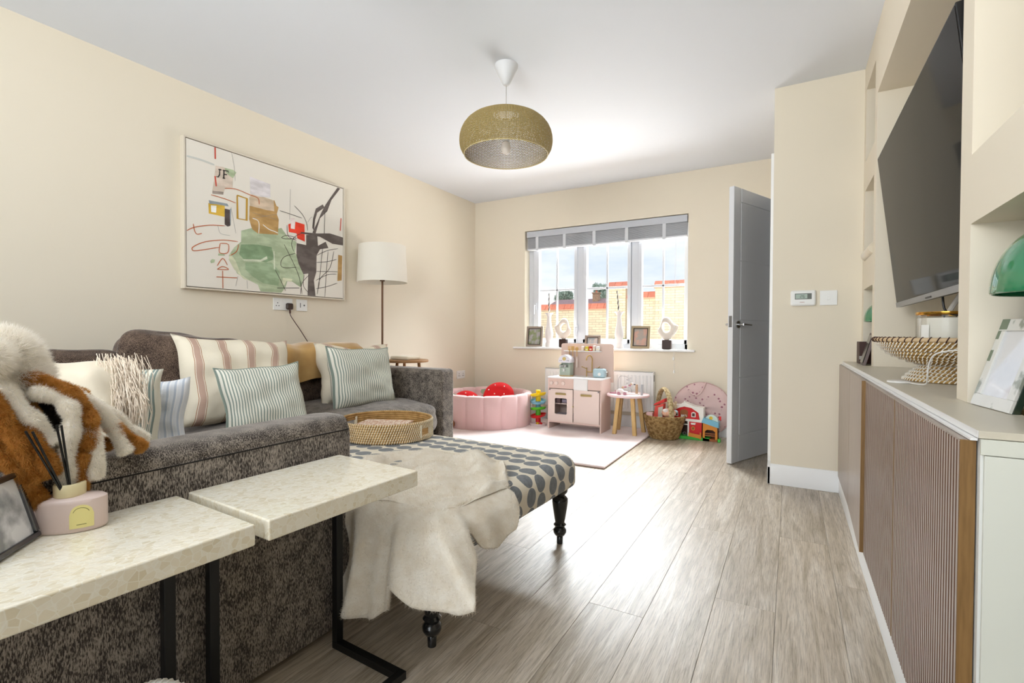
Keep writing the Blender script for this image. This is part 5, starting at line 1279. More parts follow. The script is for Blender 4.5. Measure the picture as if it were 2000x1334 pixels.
q = MB(); q.tube(smoothpath([(-.80, 4.655, .42), (-.775, 4.65, .385), (-.73, 4.648, .37), (-.69, 4.65, .40), (-.665, 4.655, .46), (-.655, 4.67, .485)]), .007, 8); q.build('strap', flm, fb, smooth=True)

# ---------------------------------------------------------------- toy farm house
fh = thing('toy_farmhouse', 'red and white toy farmhouse with green base and blue roofed stable beside the door', 'toy house', (-.70, 4.50, 0.0012))
FX, FY = -.895, 4.50; red = mat('barn_red', '#d21b1e', .35); wh = mat('toy_white', '#f1ece4', .4); gr = mat('toy_green', '#3fae3b', .4); orr = mat('toy_orange', '#d9892e', .45); blu = mat('toy_blue', '#7cb9d2', .4); brw = mat('toy_brown', '#9a5a2c', .5); dark = mat('toy_dark', '#5a3f36', .8); yel = mat('toy_yellow', '#efc33a', .5)
def fx(x): return FX+x
def fprism(name, pts, y, d, m, par=None): q = MB(); q.prism([(fx(a), y, b) for a, b in pts], (0, d, 0)); return q.build(name, m, par or fh, fixn=True)
fprism('base', [(0, .0015), (.30, .0015), (.30, .028), (0, .028)], FY-.01, .11, gr)
fprism('ground_floor_back', [(.02, .028), (.275, .028), (.275, .17), (.02, .17)], FY+.085, .008, dark)
fprism('post', [(.118, .028), (.13, .028), (.13, .165), (.118, .165)], FY-.002, .09, wh)
fprism('post', [(0.005, .028), (.017, .028), (.017, .165), (0.005, .165)], FY-.002, .09, wh)
fprism('shelf', [(.015, .125), (.125, .125), (.125, .131), (.015, .131)], FY, .085, wh)
rw = fprism('ground_floor_wall', [(.132, .028), (.235, .028), (.235, .165), (.132, .165)], FY-.002, .012, red)
fprism('round_window', [(.165+.016*cos(t)*1.0, .100+.018*sin(t)) for t in [2*pi*k/20 for k in range(20)]], FY-.006, .004, orr, rw)
fprism('window_centre', [(.165+.010*cos(t)*1.0, .100+.011*sin(t)) for t in [2*pi*k/20 for k in range(20)]], FY-.008, .002, brw, rw)
fprism('window_box', [(.148, .132), (.182, .132), (.186, .148), (.144, .148)], FY-.006, .004, wh, rw)
fprism('floor_band', [(-.01, .162), (.245, .155), (.245, .178), (-.01, .182)], FY-.006, .10, wh)
up_ = fprism('upper_wall', [(.0, .178), (.215, .178), (.205, .238), (.15, .275), (.09, .284), (.045, .270), (0, .245)], FY, .012, red)
fprism('roof', [(-.02, .240), (.045, .272), (.09, .286), (.15, .277), (.207, .240), (.222, .178), (.25, .178), (.25, .285), (.17, .292), (.10, .318), (.08, .318), (.045, .296), (-.02, .29)], FY-.008, .10, wh)
fprism('chimney', [(.083, .315), (.097, .315), (.097, .33), (.083, .33)], FY+.01, .02, wh)
fprism('hay_door', [(.055, .192), (.12, .192), (.12, .245), (.105, .258), (.07, .258), (.055, .245)], FY-.003, .003, brw, up_)
for x in (.062, .078, .094): fprism('hay_bale', [(x, .194), (x+.018, .194), (x+.013, .214), (x+.005, .214)], FY-.008, .005, wh, up_)
for x in (.005, .150):
    w_ = fprism('window', [(x, .198), (x+.034, .198), (x+.034, .236), (x+.017, .243), (x, .236)], FY-.006, .006, wh, up_); fprism('window_hole', [(x+.006, .205), (x+.028, .205), (x+.028, .232), (x+.006, .232)], FY-.0075, .0015, dark, w_)
fprism('gate', [(.128, .030), (.225, .018), (.225, .05), (.128, .062)], FY-.016, .004, orr); fprism('gate_post', [(.222, .012), (.233, .012), (.233, .07), (.222, .07)], FY-.018, .008, orr)
st2 = fprism('stable_front', [(.245, .02), (.262, .02), (.262, .085), (.28, .10), (.325, .10), (.345, .085), (.345, .02), (.362, .02), (.362, .125), (.245, .155)], FY-.01, .01, orr)
fprism('stable_base', [(.245, .0015), (.362, .0015), (.362, .022), (.245, .022)], FY-.01, .10, brw); fprism('stable_back', [(.25, .022), (.36, .022), (.36, .13), (.25, .13)], FY+.08, .006, dark)
for z in (.045, .062): fprism('rail', [(.262, z), (.345, z), (.345, z+.009), (.262, z+.009)], FY-.004, .004, brw)
fprism('stable_roof', [(.235, .160), (.372, .122), (.372, .165), (.248, .20)], FY-.016, .10, blu)
sc_ = fprism('arched_sign', [(.262, .175)]+[(.31-.052*cos(t), .175+.052*sin(t)) for t in [pi*k/14 for k in range(15)]]+[(.362, .155)], FY+.03, .006, mat('pale_mint', '#d5e6dc', .5)); fprism('painted_sun', [(.305+.015*cos(t), .197+.015*sin(t)) for t in [2*pi*k/16 for k in range(16)]], FY+.028, .002, yel, sc_)
fprism('green_foot', [(.366, .0015), (.386, .0015), (.386, .03), (.366, .03)], FY-.012, .05, gr); fprism('lamp_post', [(.378, .03), (.382, .03), (.382, .19), (.378, .19)], FY, .005, mat('toy_grey', '#8e8a8d', .5)); fprism('red_flag', [(.372, .19), (.39, .19), (.39, .222), (.372, .222)], FY, .006, red)
fprism('green_step', [(.045, .028), (.065, .028), (.065, .06), (.045, .06)], FY-.004, .02, gr)
q = MB(); q.tube([(fx(.088)+.013*cos(t), FY+.02, .045+.013*sin(t)) for t in [2*pi*k/16 for k in range(16)]], .0016, 5, closed=True); q.tube([(fx(.07), FY+.02, .075), (fx(.065), FY+.02, .05), (fx(.085), FY+.02, .045)], .0016, 5)
o = q.build('toy_tricycle', wire, None, origin=(fx(.08), FY+.02, .0285)); tag(o, 'tiny wire toy tricycle inside the toy farmhouse', 'toy')
# ================================================================ PAINTING
PAINT_POLY = [
('sage_light', '#a9b795', [(1.942, 1.59), (2.018, 1.623), (2.078, 1.596), (2.235, 1.664), (2.29, 1.605), (2.358, 1.586), (2.346, 1.504), (2.404, 1.441), (2.421, 1.34), (2.391, 1.256), (2.288, 1.307), (2.266, 1.245), (2.233, 1.203), (2.076, 1.201), (2.056, 1.246), (1.978, 1.276), (1.913, 1.306), (1.885, 1.365), (1.859, 1.415), (1.895, 1.474), (1.941, 1.518)]),
('cream_green', '#cdd0b0', [(1.868, 1.434), (1.904, 1.386), (1.94, 1.3), (1.997, 1.269), (1.959, 1.274), (1.894, 1.331), (1.858, 1.389)]),
('sage_dark', '#7f9873', [(1.941, 1.5), (2.057, 1.518), (2.159, 1.515), (2.18, 1.436), (2.117, 1.404), (2.017, 1.414), (1.969, 1.394), (1.927, 1.434)]),
('sage_mid', '#94a985', [(1.969, 1.385), (2.159, 1.409), (2.222, 1.349), (2.211, 1.25), (2.096, 1.259), (2.017, 1.299), (1.969, 1.339)]),
('pale_streak', '#c6cdb4', [(1.95, 1.405), (2.077, 1.418), (2.123, 1.448), (2.128, 1.429), (2.077, 1.404), (1.96, 1.393)]),
('pale_streak', '#c6cdb4', [(2.172, 1.488), (2.182, 1.49), (2.186, 1.364), (2.175, 1.363)]),
('ochre', '#b28d54', [(2.0, 1.766), (2.078, 1.794), (2.182, 1.846), (2.197, 1.811), (2.214, 1.805), (2.2, 1.754), (2.215, 1.718), (2.208, 1.61), (2.139, 1.602), (2.058, 1.593), (2.018, 1.614), (1.997, 1.674)]),
('sand', '#c9b59a', [(2.019, 1.854), (2.099, 1.85), (2.176, 1.843), (2.181, 1.769), (2.119, 1.765), (2.002, 1.767), (1.998, 1.821)]),
('lilac', '#d2cccb', [(2.003, 1.962), (2.079, 1.955), (2.151, 1.949), (2.152, 1.858), (2.079, 1.845), (2.005, 1.846)]),
('beige', '#d3c3b2', [(1.779, 1.967), (1.826, 1.972), (1.889, 1.964), (1.886, 1.856), (1.834, 1.834), (1.825, 1.797), (1.756, 1.793), (1.77, 1.887)]),
('taupe', '#8f8377', [(1.758, 1.806), (1.827, 1.815), (1.825, 1.797), (1.758, 1.787)]),
('yellow', '#cba436', [(1.733, 1.723), (1.834, 1.729), (1.833, 1.658), (1.735, 1.659)]),
('offwhite', '#efe9dc', [(1.748, 1.713), (1.782, 1.717), (1.78, 1.673), (1.749, 1.671)]),
('bluegrey', '#8c9496', [(1.735, 1.741), (1.851, 1.746), (1.86, 1.73), (1.799, 1.728), (1.739, 1.72)]),
('ink', '#4a3f3b', [(1.834, 1.711), (1.871, 1.711), (1.869, 1.608), (1.852, 1.6), (1.833, 1.61)]),
('bluegrey', '#8c9496', [(1.867, 1.719), (1.875, 1.718), (1.872, 1.613), (1.867, 1.614)]),
('red', '#dd3a1e', [(2.29, 1.699), (2.31, 1.71), (2.31, 1.673), (2.344, 1.674), (2.349, 1.73), (2.426, 1.725), (2.428, 1.598), (2.364, 1.612), (2.358, 1.647), (2.295, 1.645)]),
('palepink', '#e7d8d2', [(2.31, 1.748), (2.341, 1.754), (2.343, 1.676), (2.31, 1.676)]),
('charcoal', '#5e544e', [(2.358, 1.576), (2.44, 1.574), (2.44, 1.651), (2.539, 1.663), (2.545, 1.585), (2.616, 1.628), (2.642, 1.584), (2.564, 1.562), (2.532, 1.51), (2.529, 1.383), (2.507, 1.318), (2.522, 1.197), (2.451, 1.199), (2.458, 1.365), (2.415, 1.355), (2.375, 1.427), (2.357, 1.485)]),
('charcoal', '#5e544e', [(2.393, 1.663), (2.539, 1.679), (2.655, 1.7), (2.789, 1.69), (2.789, 1.626), (2.682, 1.623), (2.564, 1.657), (2.393, 1.653)]),
('charcoal', '#5e544e', [(2.734, 2.078), (2.759, 2.076), (2.672, 1.963), (2.632, 1.867), (2.565, 1.8), (2.524, 1.676), (2.495, 1.676), (2.539, 1.763), (2.577, 1.845), (2.61, 1.905), (2.663, 1.982)]),
('charcoal', '#5e544e', [(2.59, 1.911), (2.606, 1.891), (2.539, 1.837), (2.52, 1.78), (2.509, 1.694), (2.494, 1.713), (2.502, 1.787), (2.527, 1.865)]),
('ochre', '#b28d54', [(2.739, 1.544), (2.778, 1.542), (2.772, 1.343), (2.729, 1.334)]),
('moss', '#a6b48f', [(1.835, 1.97), (1.889, 1.973), (1.911, 1.962), (1.888, 1.919), (1.861, 1.93), (1.844, 1.942)]),
('moss', '#a6b48f', [(1.754, 1.379), (1.771, 1.377), (1.767, 1.359), (1.746, 1.352), (1.742, 1.365)]),
('moss', '#a6b48f', [(1.793, 1.419), (1.832, 1.42), (1.832, 1.41), (1.79, 1.406)]),
('cream_green', '#cdd0b0', [(2.244, 1.312), (2.322, 1.31), (2.316, 1.289), (2.272, 1.29), (2.255, 1.254), (2.238, 1.263)]),
]
PAINT_LINE = [
('ink_line', '#4f4641', 0.0038, [[(2.341, 1.844), (2.405, 1.798), (2.441, 1.744), (2.453, 1.684)], [(2.222, 1.783), (2.313, 1.776), (2.405, 1.767)], [(2.346, 1.499), (2.256, 1.461), (2.228, 1.408), (2.255, 1.384), (2.357, 1.399)], [(2.256, 1.55), (2.323, 1.44), (2.38, 1.326), (2.403, 1.206)], [(2.186, 1.36), (2.233, 1.282), (2.266, 1.22)], [(2.2, 1.235), (2.38, 1.25)], [(2.532, 1.51), (2.629, 1.561), (2.736, 1.593)], [(2.532, 1.457), (2.628, 1.475), (2.722, 1.505)], [(2.532, 1.389), (2.729, 1.407)], [(2.525, 1.319), (2.628, 1.372), (2.722, 1.388)], [(2.525, 1.256), (2.628, 1.281), (2.729, 1.317)], [(2.59, 1.582), (2.57, 1.43), (2.55, 1.258)], [(2.639, 1.557), (2.622, 1.393), (2.608, 1.197)], [(2.695, 1.565), (2.655, 1.429), (2.563, 1.334), (2.538, 1.215)], [(2.279, 1.692), (2.29, 1.614), (2.358, 1.596)], [(2.405, 1.658), (2.335, 1.612), (2.317, 1.559), (2.334, 1.512)], [(2.61, 1.862), (2.603, 1.69)], [(2.464, 1.355), (2.403, 1.287), (2.391, 1.205)], [(2.421, 1.351), (2.415, 1.268), (2.463, 1.22)], [(2.234, 1.595), (2.278, 1.618), (2.358, 1.611), (2.267, 1.591), (2.234, 1.595)]]),
('thin_line', '#8d8a86', 0.0017, [[(1.88, 2.081), (1.898, 1.984), (1.902, 1.905)], [(1.874, 1.729), (1.905, 1.566)], [(1.789, 1.597), (1.806, 1.548), (1.868, 1.546)], [(2.453, 1.746), (2.477, 1.782), (2.496, 1.796)], [(2.019, 1.725), (2.202, 1.716)], [(2.019, 1.688), (2.203, 1.754)], [(2.308, 1.956), (2.301, 1.736)], [(1.903, 1.224), (1.917, 1.288)], [(1.978, 1.267), (1.983, 1.212)]]),
('rust_line', '#c4683a', 0.0048, [[(1.6, 1.529), (1.649, 1.557), (1.739, 1.587), (1.833, 1.601)], [(1.643, 1.577), (1.65, 1.537), (1.664, 1.518), (1.693, 1.528)], [(1.918, 1.514), (1.824, 1.509), (1.713, 1.48), (1.644, 1.44), (1.636, 1.419), (1.664, 1.418), (1.797, 1.459)], [(1.923, 1.497), (1.909, 1.449), (1.868, 1.417)], [(1.804, 1.485), (1.855, 1.486), (1.85, 1.432), (1.799, 1.426), (1.804, 1.485)], [(1.784, 1.34), (1.819, 1.392), (1.849, 1.352)], [(1.784, 1.318), (1.818, 1.34), (1.856, 1.325), (1.784, 1.318)], [(1.818, 1.313), (1.819, 1.202)], [(1.779, 1.27), (1.912, 1.277)], [(1.834, 1.839), (1.906, 1.853), (2.0, 1.84), (2.059, 1.831), (2.068, 1.791)], [(1.748, 1.778), (1.834, 1.773), (1.906, 1.763)]]),
('red_line', '#cf5a48', 0.0087, [[(1.775, 2.085), (1.776, 2.008)], [(1.774, 1.901), (1.781, 1.839)], [(2.767, 1.841), (2.759, 1.74)]]),
('grey_line', '#cfd0c9', 0.0115, [[(1.608, 1.974), (1.683, 1.976), (1.77, 1.969)]]),
('ochre_line', '#c09535', 0.0144, [[(1.915, 1.815), (1.981, 1.81), (1.978, 1.666), (1.917, 1.665), (1.915, 1.815)]]),
('white_line', '#f2efe6', 0.0058, [[(2.093, 1.66), (2.139, 1.636), (2.181, 1.629), (2.207, 1.622)], [(2.019, 1.688), (2.063, 1.673), (2.063, 1.594)]]),
('letter', '#3e3833', 0.0077, [[(1.803, 1.95), (1.802, 1.917), (1.793, 1.9), (1.781, 1.9)], [(1.795, 1.948), (1.814, 1.951)], [(1.83, 1.951), (1.828, 1.903)], [(1.821, 1.951), (1.858, 1.955), (1.858, 1.944)], [(1.829, 1.928), (1.849, 1.93)], [(1.821, 1.901), (1.837, 1.904)]]),
]

pic = thing('framed_canvas', 'large framed abstract painting with green, ochre, red and charcoal shapes on the left wall', 'painting', (XL, 2.196, 1.64))
frm = mat('pale_wood_frame', '#ddd3c1', .5); cv = mat('canvas', '#ece6da', .85, bump=(500, .15, .0004))
py0, py1, pz0, pz1 = 1.590, 2.802, 1.184, 2.096
for lo, hi in (((XL+.0005, py0, pz0), (-3.150, py0+.010, pz1)), ((XL+.0005, py1-.010, pz0), (-3.150, py1, pz1)), ((XL+.0005, py0+.010, pz0), (-3.150, py1-.010, pz0+.010)), ((XL+.0005, py0+.010, pz1-.010), (-3.150, py1-.010, pz1))):
    q = MB(); q.box(lo, hi); q.build('frame_side', frm, pic, bevel=.001)
q = MB(); q.box((XL+.001, py0+.0105, pz0+.0105), (-3.164, py1-.0105, pz1-.0105)); q.build('shadow_gap', mat('gap_brown', '#5b4a3c', .8), pic)
q = MB(); q.box((-3.170, py0+.015, pz0+.015), (-3.1535, py1-.015, pz1-.015)); q.build('canvas', cv, pic)
def paint(n_, h):
    r_, g_, b_ = [int(h[i:i+2], 16) for i in (1, 3, 5)]; k = lambda v: max(0, min(255, int(v)))
    return mat('paint_'+n_, h, .7, vary=('#%02x%02x%02x' % (k(r_*1.06+14), k(g_*1.06+14), k(b_*1.06+16)), 9, .42, .62), scale3=(1, 1, 2.4))
def clampyz(p): return (min(max(p[0], py0+.016), py1-.016), min(max(p[1], pz0+.016), pz1-.016))
for i, (n_, h, P) in enumerate(PAINT_POLY):
    x = -3.1534+.00004*i
    q = MB(); q.prism([(x,)+clampyz(p) for p in P], (.0003, 0, 0)); q.build('paint_patch', paint(n_, h), pic, fixn=True)
for i, (n_, h, w, LL) in enumerate(PAINT_LINE):
    x = -3.1520+.00005*i
    for P in LL:
        q = MB()
        P = smoothpath([(x,)+clampyz(p) for p in P], 4) if n_ not in ('letter', 'ochre_line') and len(P) > 2 else [Vector((x,)+clampyz(p)) for p in P]
        V = []; m = len(P)
        for k in range(m):
            d = (P[min(k+1, m-1)]-P[max(k-1, 0)]); d.normalize(); s = Vector((0, -d.z, d.y))*w/2*(1 if 0 < k < m-1 or m < 3 else .6)
            V += [tuple(P[k]-s), tuple(P[k]+s), tuple(P[k]+s+Vector((.0003, 0, 0))), tuple(P[k]-s+Vector((.0003, 0, 0)))]
        F = [(4*k+j, 4*k+(j+1) % 4, 4*k+4+(j+1) % 4, 4*k+4+j) for k in range(m-1) for j in range(4)]+[(0, 1, 2, 3), (4*m-4, 4*m-3, 4*m-2, 4*m-1)]
        q.add(V, F)
        q.build('letter_stroke' if n_ == 'letter' else 'paint_stroke', mat('paint_'+n_, h, .7), pic, fixn=True)
# ================================================================ CABINETS AND WORKTOP (right)
wtm = mat('taupe_worktop', '#cfc7b5', .35, spec=.5); whed = mat('white_edge', '#f0efec', .4); oak_sheen = mat('oak_grey_sheen', '#b5a89e', .35, vary=('#998b80', 3, .3, .7), scale3=(60, 60, 3)); oakb = mat('oak_edge', '#8d6a3c', .55, vary=('#7a5a30', 3, .35, .7), scale3=(60, 60, 4)); oak_shade = mat('oak_groove_shade', '#6a4530', .7)  # gloss reflection painted as grey on oak fronts, shade painted into groove brown
q = MB(); q.box((.2655, 1.058, .754), (XB, YP-.001, .7665)); wtop = thing('worktop', 'long taupe worktop running over the cabinets below the television', 'worktop', (.5, 2.2, .754)); q.build('slab', wtm, wtop, bevel=.0012, seg=2); cabs = []
def oakbox(n, lo, hi, m, p, bev=.0008): q = MB(); q.box(lo, hi); return q.build(n, m, p, bevel=bev, seg=1)
DX0, DX1 = .2545, .2665
bounds = [(1.072, 1.660), (1.664, 2.250), (2.254, 2.838), (2.842, 3.408)]
labs = ['fluted oak cabinet nearest the camera under the worktop', 'fluted oak cabinet second from the camera, below the television', 'plain oak cabinet with its door slightly ajar', 'plain oak cabinet in the corner by the partition wall']
carm = mat('carcass_white', '#e8e8e2', .5)
for i, ((a, b), lb) in enumerate(zip(bounds, labs)):
    t = thing('base_cabinet', lb, 'cabinet', (.5, (a+b)/2, 0), 0, 'base cabinets under the worktop'); cabs.append(t)
    ca, cb = a-(.012 if i == 0 else .0015), b+.0015
    q = MB(); q.box((.2685, ca, .02), (XB-.004, cb, .7525)); q.build('body', carm, t)
    if i < 2:
        d = oakbox('door', (DX0, a, .100), (DX1, b, .748), oak_shade, t)
        oakbox('door_edge', (.2462, a-.0012, .100), (DX1, a+.0015, .748), oakb, d, .0004)
        oakbox('top_rail', (.2462, a, .7445), (DX1, b, .7485), oak_sheen, d, .0004)
        n = 35; p = (b-a-.004)/n
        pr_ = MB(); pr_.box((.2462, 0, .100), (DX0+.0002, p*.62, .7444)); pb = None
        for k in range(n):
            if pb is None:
                pb = pr_.build('slat', [oak_sheen, oak_shade], d)
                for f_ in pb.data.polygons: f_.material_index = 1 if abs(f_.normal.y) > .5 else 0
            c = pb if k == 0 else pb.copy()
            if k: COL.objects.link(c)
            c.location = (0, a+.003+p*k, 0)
    else:
        if i == 2:
            # hinged on its far edge, the near edge stands a little proud
            ang = radians(1.3); hy_ = b; M_ = Matrix.Translation((DX1, hy_, 0)) @ Matrix.Rotation(ang*-1, 4, 'Z') @ Matrix.Translation((-DX1, -hy_, 0))
        else: M_ = Matrix.Identity(4)
        q = MB(); q.box((.2482, a+.0006, .100), (DX1, b, .748), 0, M_); d = q.build('door', oak_sheen, t, bevel=.0008, seg=1)
        q = MB(); q.box((.2482, a-.0012, .100), (DX1, a+.0005, .748), 0, M_); q.build('door_edge', oakb, d)
q = MB(); q.box((.2555, 3.409, .100), (.300, YP-.0005, .748)); o = q.build('filler_strip', oakb, cabs[3])
# white end of the run, facing the camera
q = MB(); q.box((.272, 1.053, 0), (.80, 1.0585, .7275)); o = q.build('end_panel', mat('cream_panel', '#dfe0d4', .5), cabs[0], bevel=.0008, seg=1)
q = MB(); q.box((.2672, 1.0525, .7285), (.80, 1.0585, .7535)); o = q.build('end_rail', mat('cream_rail', '#dcddd0', .5), cabs[0], bevel=.0008, seg=1)
q = MB(); q.box((.2645, 1.0575, .7545), (.2653, YP-.001, .7662)); q.box((.2560, 1.060, .7498), (.2650, YP-.001, .7535)); o = q.build('edge_strip', whed, wtop)

# ================================================================ TELEVISION
tv = thing('television', 'large flat black television tilted forward on its bracket in the right alcove', 'television', (.40, 2.18, 1.40))
Xt, Zt, Xb, Zb = .337, 1.728, .418, 1.045; ya, yb = 1.575, 2.80
upv = Vector((Xt-Xb, 0, Zt-Zb)).normalized(); H_ = sqrt((Xt-Xb)**2+(Zt-Zb)**2); nv_ = Vector((-upv.z, 0, upv.x))   # nv_: out of the screen, into the room
def tvp(y, h, n): p = Vector((Xb, y, Zb))+upv*h+nv_*n; return tuple(p)
def tvbox(q, y0, y1, h0, h1, n0, n1):
    V = [tvp(y, h, n) for h in (h0, h1) for y, n in ((y0, n0), (y1, n0), (y1, n1), (y0, n1))]; q.add(V, [(0, 3, 2, 1), (4, 5, 6, 7), (0, 1, 5, 4), (1, 2, 6, 5), (2, 3, 7, 6), (3, 0, 4, 7)])
tvb = mat('tv_black', '#0a0a0b', .4); q = MB(); tvbox(q, ya, yb, 0, H_, -.022, -.001); q.build('bezel', tvb, tv, bevel=.002, fixn=True)
q = MB(); tvbox(q, ya+.006, yb-.006, .022, H_-.006, -.0012, .0); q.build('screen', mat('tv_glass', '#0d0b0a', .06, spec=.5, ior=1.10), tv, fixn=True)
q = MB(); tvbox(q, ya+.0, yb-.0, .0, .021, -.002, .002); q.build('bottom_trim', mat('tv_silver', '#8e9096', .3, .8), tv, fixn=True)
q = MB(); tvbox(q, 2.16, 2.24, .004, .010, .0018, .0035); q.build('sensor_bar', tvb, tv, fixn=True)
q = MB(); tvbox(q, ya+.12, yb-.12, .03, .42, -.065, -.020); q.build('rear_housing', tvb, tv, bevel=.01, fixn=True)
q = MB(); q.box((.44, 2.05, 1.2), (XB, 2.30, 1.5)); q.build('wall_bracket', blackm, tv)
q = MB(); q.tube(smoothpath([tvp(2.17, .01, -.03), (.455, 2.16, 1.00), (.50, 2.12, .985), (.62, 2.10, .99)]), .0035, 8); q.build('power_cable', blackm, tv, smooth=True)
q = MB(); q.cyl((.53, 2.06, 1.18), (.47, 2.22, .99), .008, 8); q.build('cable_cover', mat('cable_white', '#e5e2dc', .5), tv)

# ================================================================ THINGS ON THE WORKTOP
bwc = (.472, 2.13, .767); bw2 = thing('woven_bowl', 'footed woven bowl with dark bound rim under the television', 'bowl', bwc)
gold_grass = mat('golden_grass', '#b08d50', .75, vary=('#8f6a33', 40, .4, .65), bump=(150, .5, .003)); wst = mat('white_strand', '#f2ecdf', .6)
foot = [(.130, .0055), (.121, .016), (.111, .0265), (.100, .037), (.090, .0475), (.083, .057)]
bowl = [(.100, .063), (.122, .069), (.143, .077), (.162, .086), (.178, .096), (.190, .107), (.200, .118), (.207, .128)]
w_ = coil_ware(bw2, bwc, foot, .0058, .0125, gold_grass, wst, .9, .0021, name='foot_ring')
w2_ = coil_ware(bw2, bwc, bowl, .0062, .0125, gold_grass, wst, .9, .0021, name='body')
q = MB(); q.lathe([(0, .058), (.09, .060), (.15, .078), (.195, .112)], bwc, 48); q.capb = False; q.build('lining', gold_grass, bw2, smooth=True)
q = MB(); q.tube([(bwc[0]+.213*cos(2*pi*i/72), bwc[1]+.213*sin(2*pi*i/72), bwc[2]+.138) for i in range(72)], .0075, 9, closed=True); rim = q.build('rim', mat('pale_grass', '#cdb18a', .7), bw2, smooth=True)
q = MB()
for i in range(64):
    a = 2*pi*i/64; c0 = Vector((bwc[0]+.213*cos(a), bwc[1]+.213*sin(a), bwc[2]+.138)); er = Vector((cos(a), sin(a), 0)); et = Vector((-sin(a), cos(a), 0))
    q.tube([tuple(c0+(er*cos(t)+Vector((0, 0, 1))*sin(t))*.0083+et*.004*sin(t)) for t in [2*pi*k/8 for k in range(8)]], .0017, 4, closed=True)
w3 = q.build('rim_binding', mat('dark_thread', '#3b1f18', .7), rim); w3['kind'] = 'stuff'
# candle jar in the bowl
cj = thing('candle_jar', 'round clear glass candle jar with gold rim standing in the woven bowl', 'candle', (.455, 2.13, .83)); c0 = (.455, 2.13, .829)
cg = glass('jar_glass', (.98, .98, .97), .02); wax = mat('wax', '#efebe0', .5)
q = MB(); q.capb = q.capt = False; q.lathe([(.083, .002), (.085, .006), (.085, .160), (.081, .160), (.081, .01), (0, .008)], c0, 48); q.build('glass', cg, cj, smooth=True)
q = MB(); q.lathe([(0, .009), (.0805, .009), (.0805, .148), (0, .148)], c0, 48); q.build('wax', wax, cj, smooth=True)
q = MB(); q.capb = q.capt = False; q.lathe([(.0852, .158), (.0865, .160), (.0865, .168), (.080, .168), (.080, .158), (.0852, .158)], c0, 48); q.build('gold_rim', mat('polished_gold', '#cf9f45', .15, 1), cj, smooth=True)
q = MB(); a0 = radians(215)
V = []; 
for k in range(7): a = a0+(k-3)*.055; V += [(c0[0]+.0858*cos(a), c0[1]+.0858*sin(a), c0[2]+.07), (c0[0]+.0858*cos(a), c0[1]+.0858*sin(a), c0[2]+.125)]
q.add(V, [(2*k, 2*k+2, 2*k+3, 2*k+1) for k in range(6)]); q.build('label', mat('white_label', '#f3f1ea', .5), cj)
for k in range(3): q = MB(); q.cyl((c0[0]+.02*cos(2*k), c0[1]+.02*sin(2*k), c0[2]+.148), (c0[0]+.02*cos(2*k), c0[1]+.02*sin(2*k), c0[2]+.156), .001, 5); q.build('wick', blackm, cj)
# white charging puck and its cable
pc = thing('charging_puck', 'flat white charging puck with a white cable beside the bowl foot', 'charger', (.305, 1.985, .7668)); q = MB(); q.lathe([(0, 0), (.030, 0), (.032, .002), (.031, .006), (.027, .0075), (0, .0075)], (.305, 1.985, .7668), 36); q.build('body', mat('cable_white', '#e5e2dc', .5), pc, smooth=True)
q = MB(); q.tube(smoothpath([(.325, 1.965, .770), (.345, 1.91, .770), (.352, 1.875, .776), (.350, 1.85, .80), (.350, 1.83, .84), (.36, 1.80, .868), (.40, 1.76, .88), (.47, 1.70, .885)]), .0022, 8); q.build('cable', mat('cable_white', '#e5e2dc', .5), pc, smooth=True)

# leaning photo frame in the near alcove
nf = thing('photo_frame', 'mother of pearl photo frame with dark green side leaning in the near alcove', 'frame', (.38, 1.40, .767))
A0 = Vector((.353, 1.462, .7675)); by_ = Vector((.020, -.155, 0)).normalized(); tl = Vector((.055, .0075, .19)).normalized(); nn2 = by_.cross(tl); nn2 = nn2 if nn2.x < 0 else -nn2
def f2(a, b, c): return tuple(A0+by_*a+tl*b+nn2*c)
def fb2(q, a0, a1, b0, b1, c0_, c1_): V = [f2(a, b, c) for b in (b0, b1) for a, c in ((a0, c0_), (a1, c0_), (a1, c1_), (a0, c1_))]; q.add(V, [(0, 3, 2, 1), (4, 5, 6, 7), (0, 1, 5, 4), (1, 2, 6, 5), (2, 3, 7, 6), (3, 0, 4, 7)])
pearl = mat('mother_of_pearl', '#d9d8d2', .25, coat=.4, vary=('#8f9488', 14, .55, .6)); grn = mat('dark_green_enamel', '#24352b', .35)
q = MB(); fb2(q, 0, .155, 0, .195, -.016, -.004); q.build('back', grn, nf, bevel=.001, fixn=True)
for (a0_, a1_, b0_, b1_) in ((0, .155, 0, .026), (0, .155, .169, .195), (0, .026, .026, .169), (.129, .155, .026, .169)):
    q = MB(); fb2(q, a0_, a1_, b0_, b1_, -.004, .002); q.build('frame_side', pearl, nf, bevel=.001, fixn=True)
q = MB(); fb2(q, .026, .129, .026, .169, -.004, -.002); q.build('photograph', mat('glossy_print', '#d8d8dc', .1, vary=('#b9a9a4', 9, .5, .66), coat=1), nf, fixn=True)
for k, (b0_, b1_) in enumerate(((.150, .169), (.100, .125), (.172, .195))): q = MB(); fb2(q, .0005, .012 if k < 2 else .03, b0_, b1_, .002, .0025); q.build('inlay', mat('green_inlay', '#66755f', .3), nf, fixn=True)
q = MB(); q.prism([f2(.10, .12, -.016), f2(.12, .12, -.016), (.478, 1.325, .7675), (.478, 1.345, .7675)], (.002, 0, 0)); q.build('strut', mat('red_brown', '#7d3524', .5), nf, fixn=True)
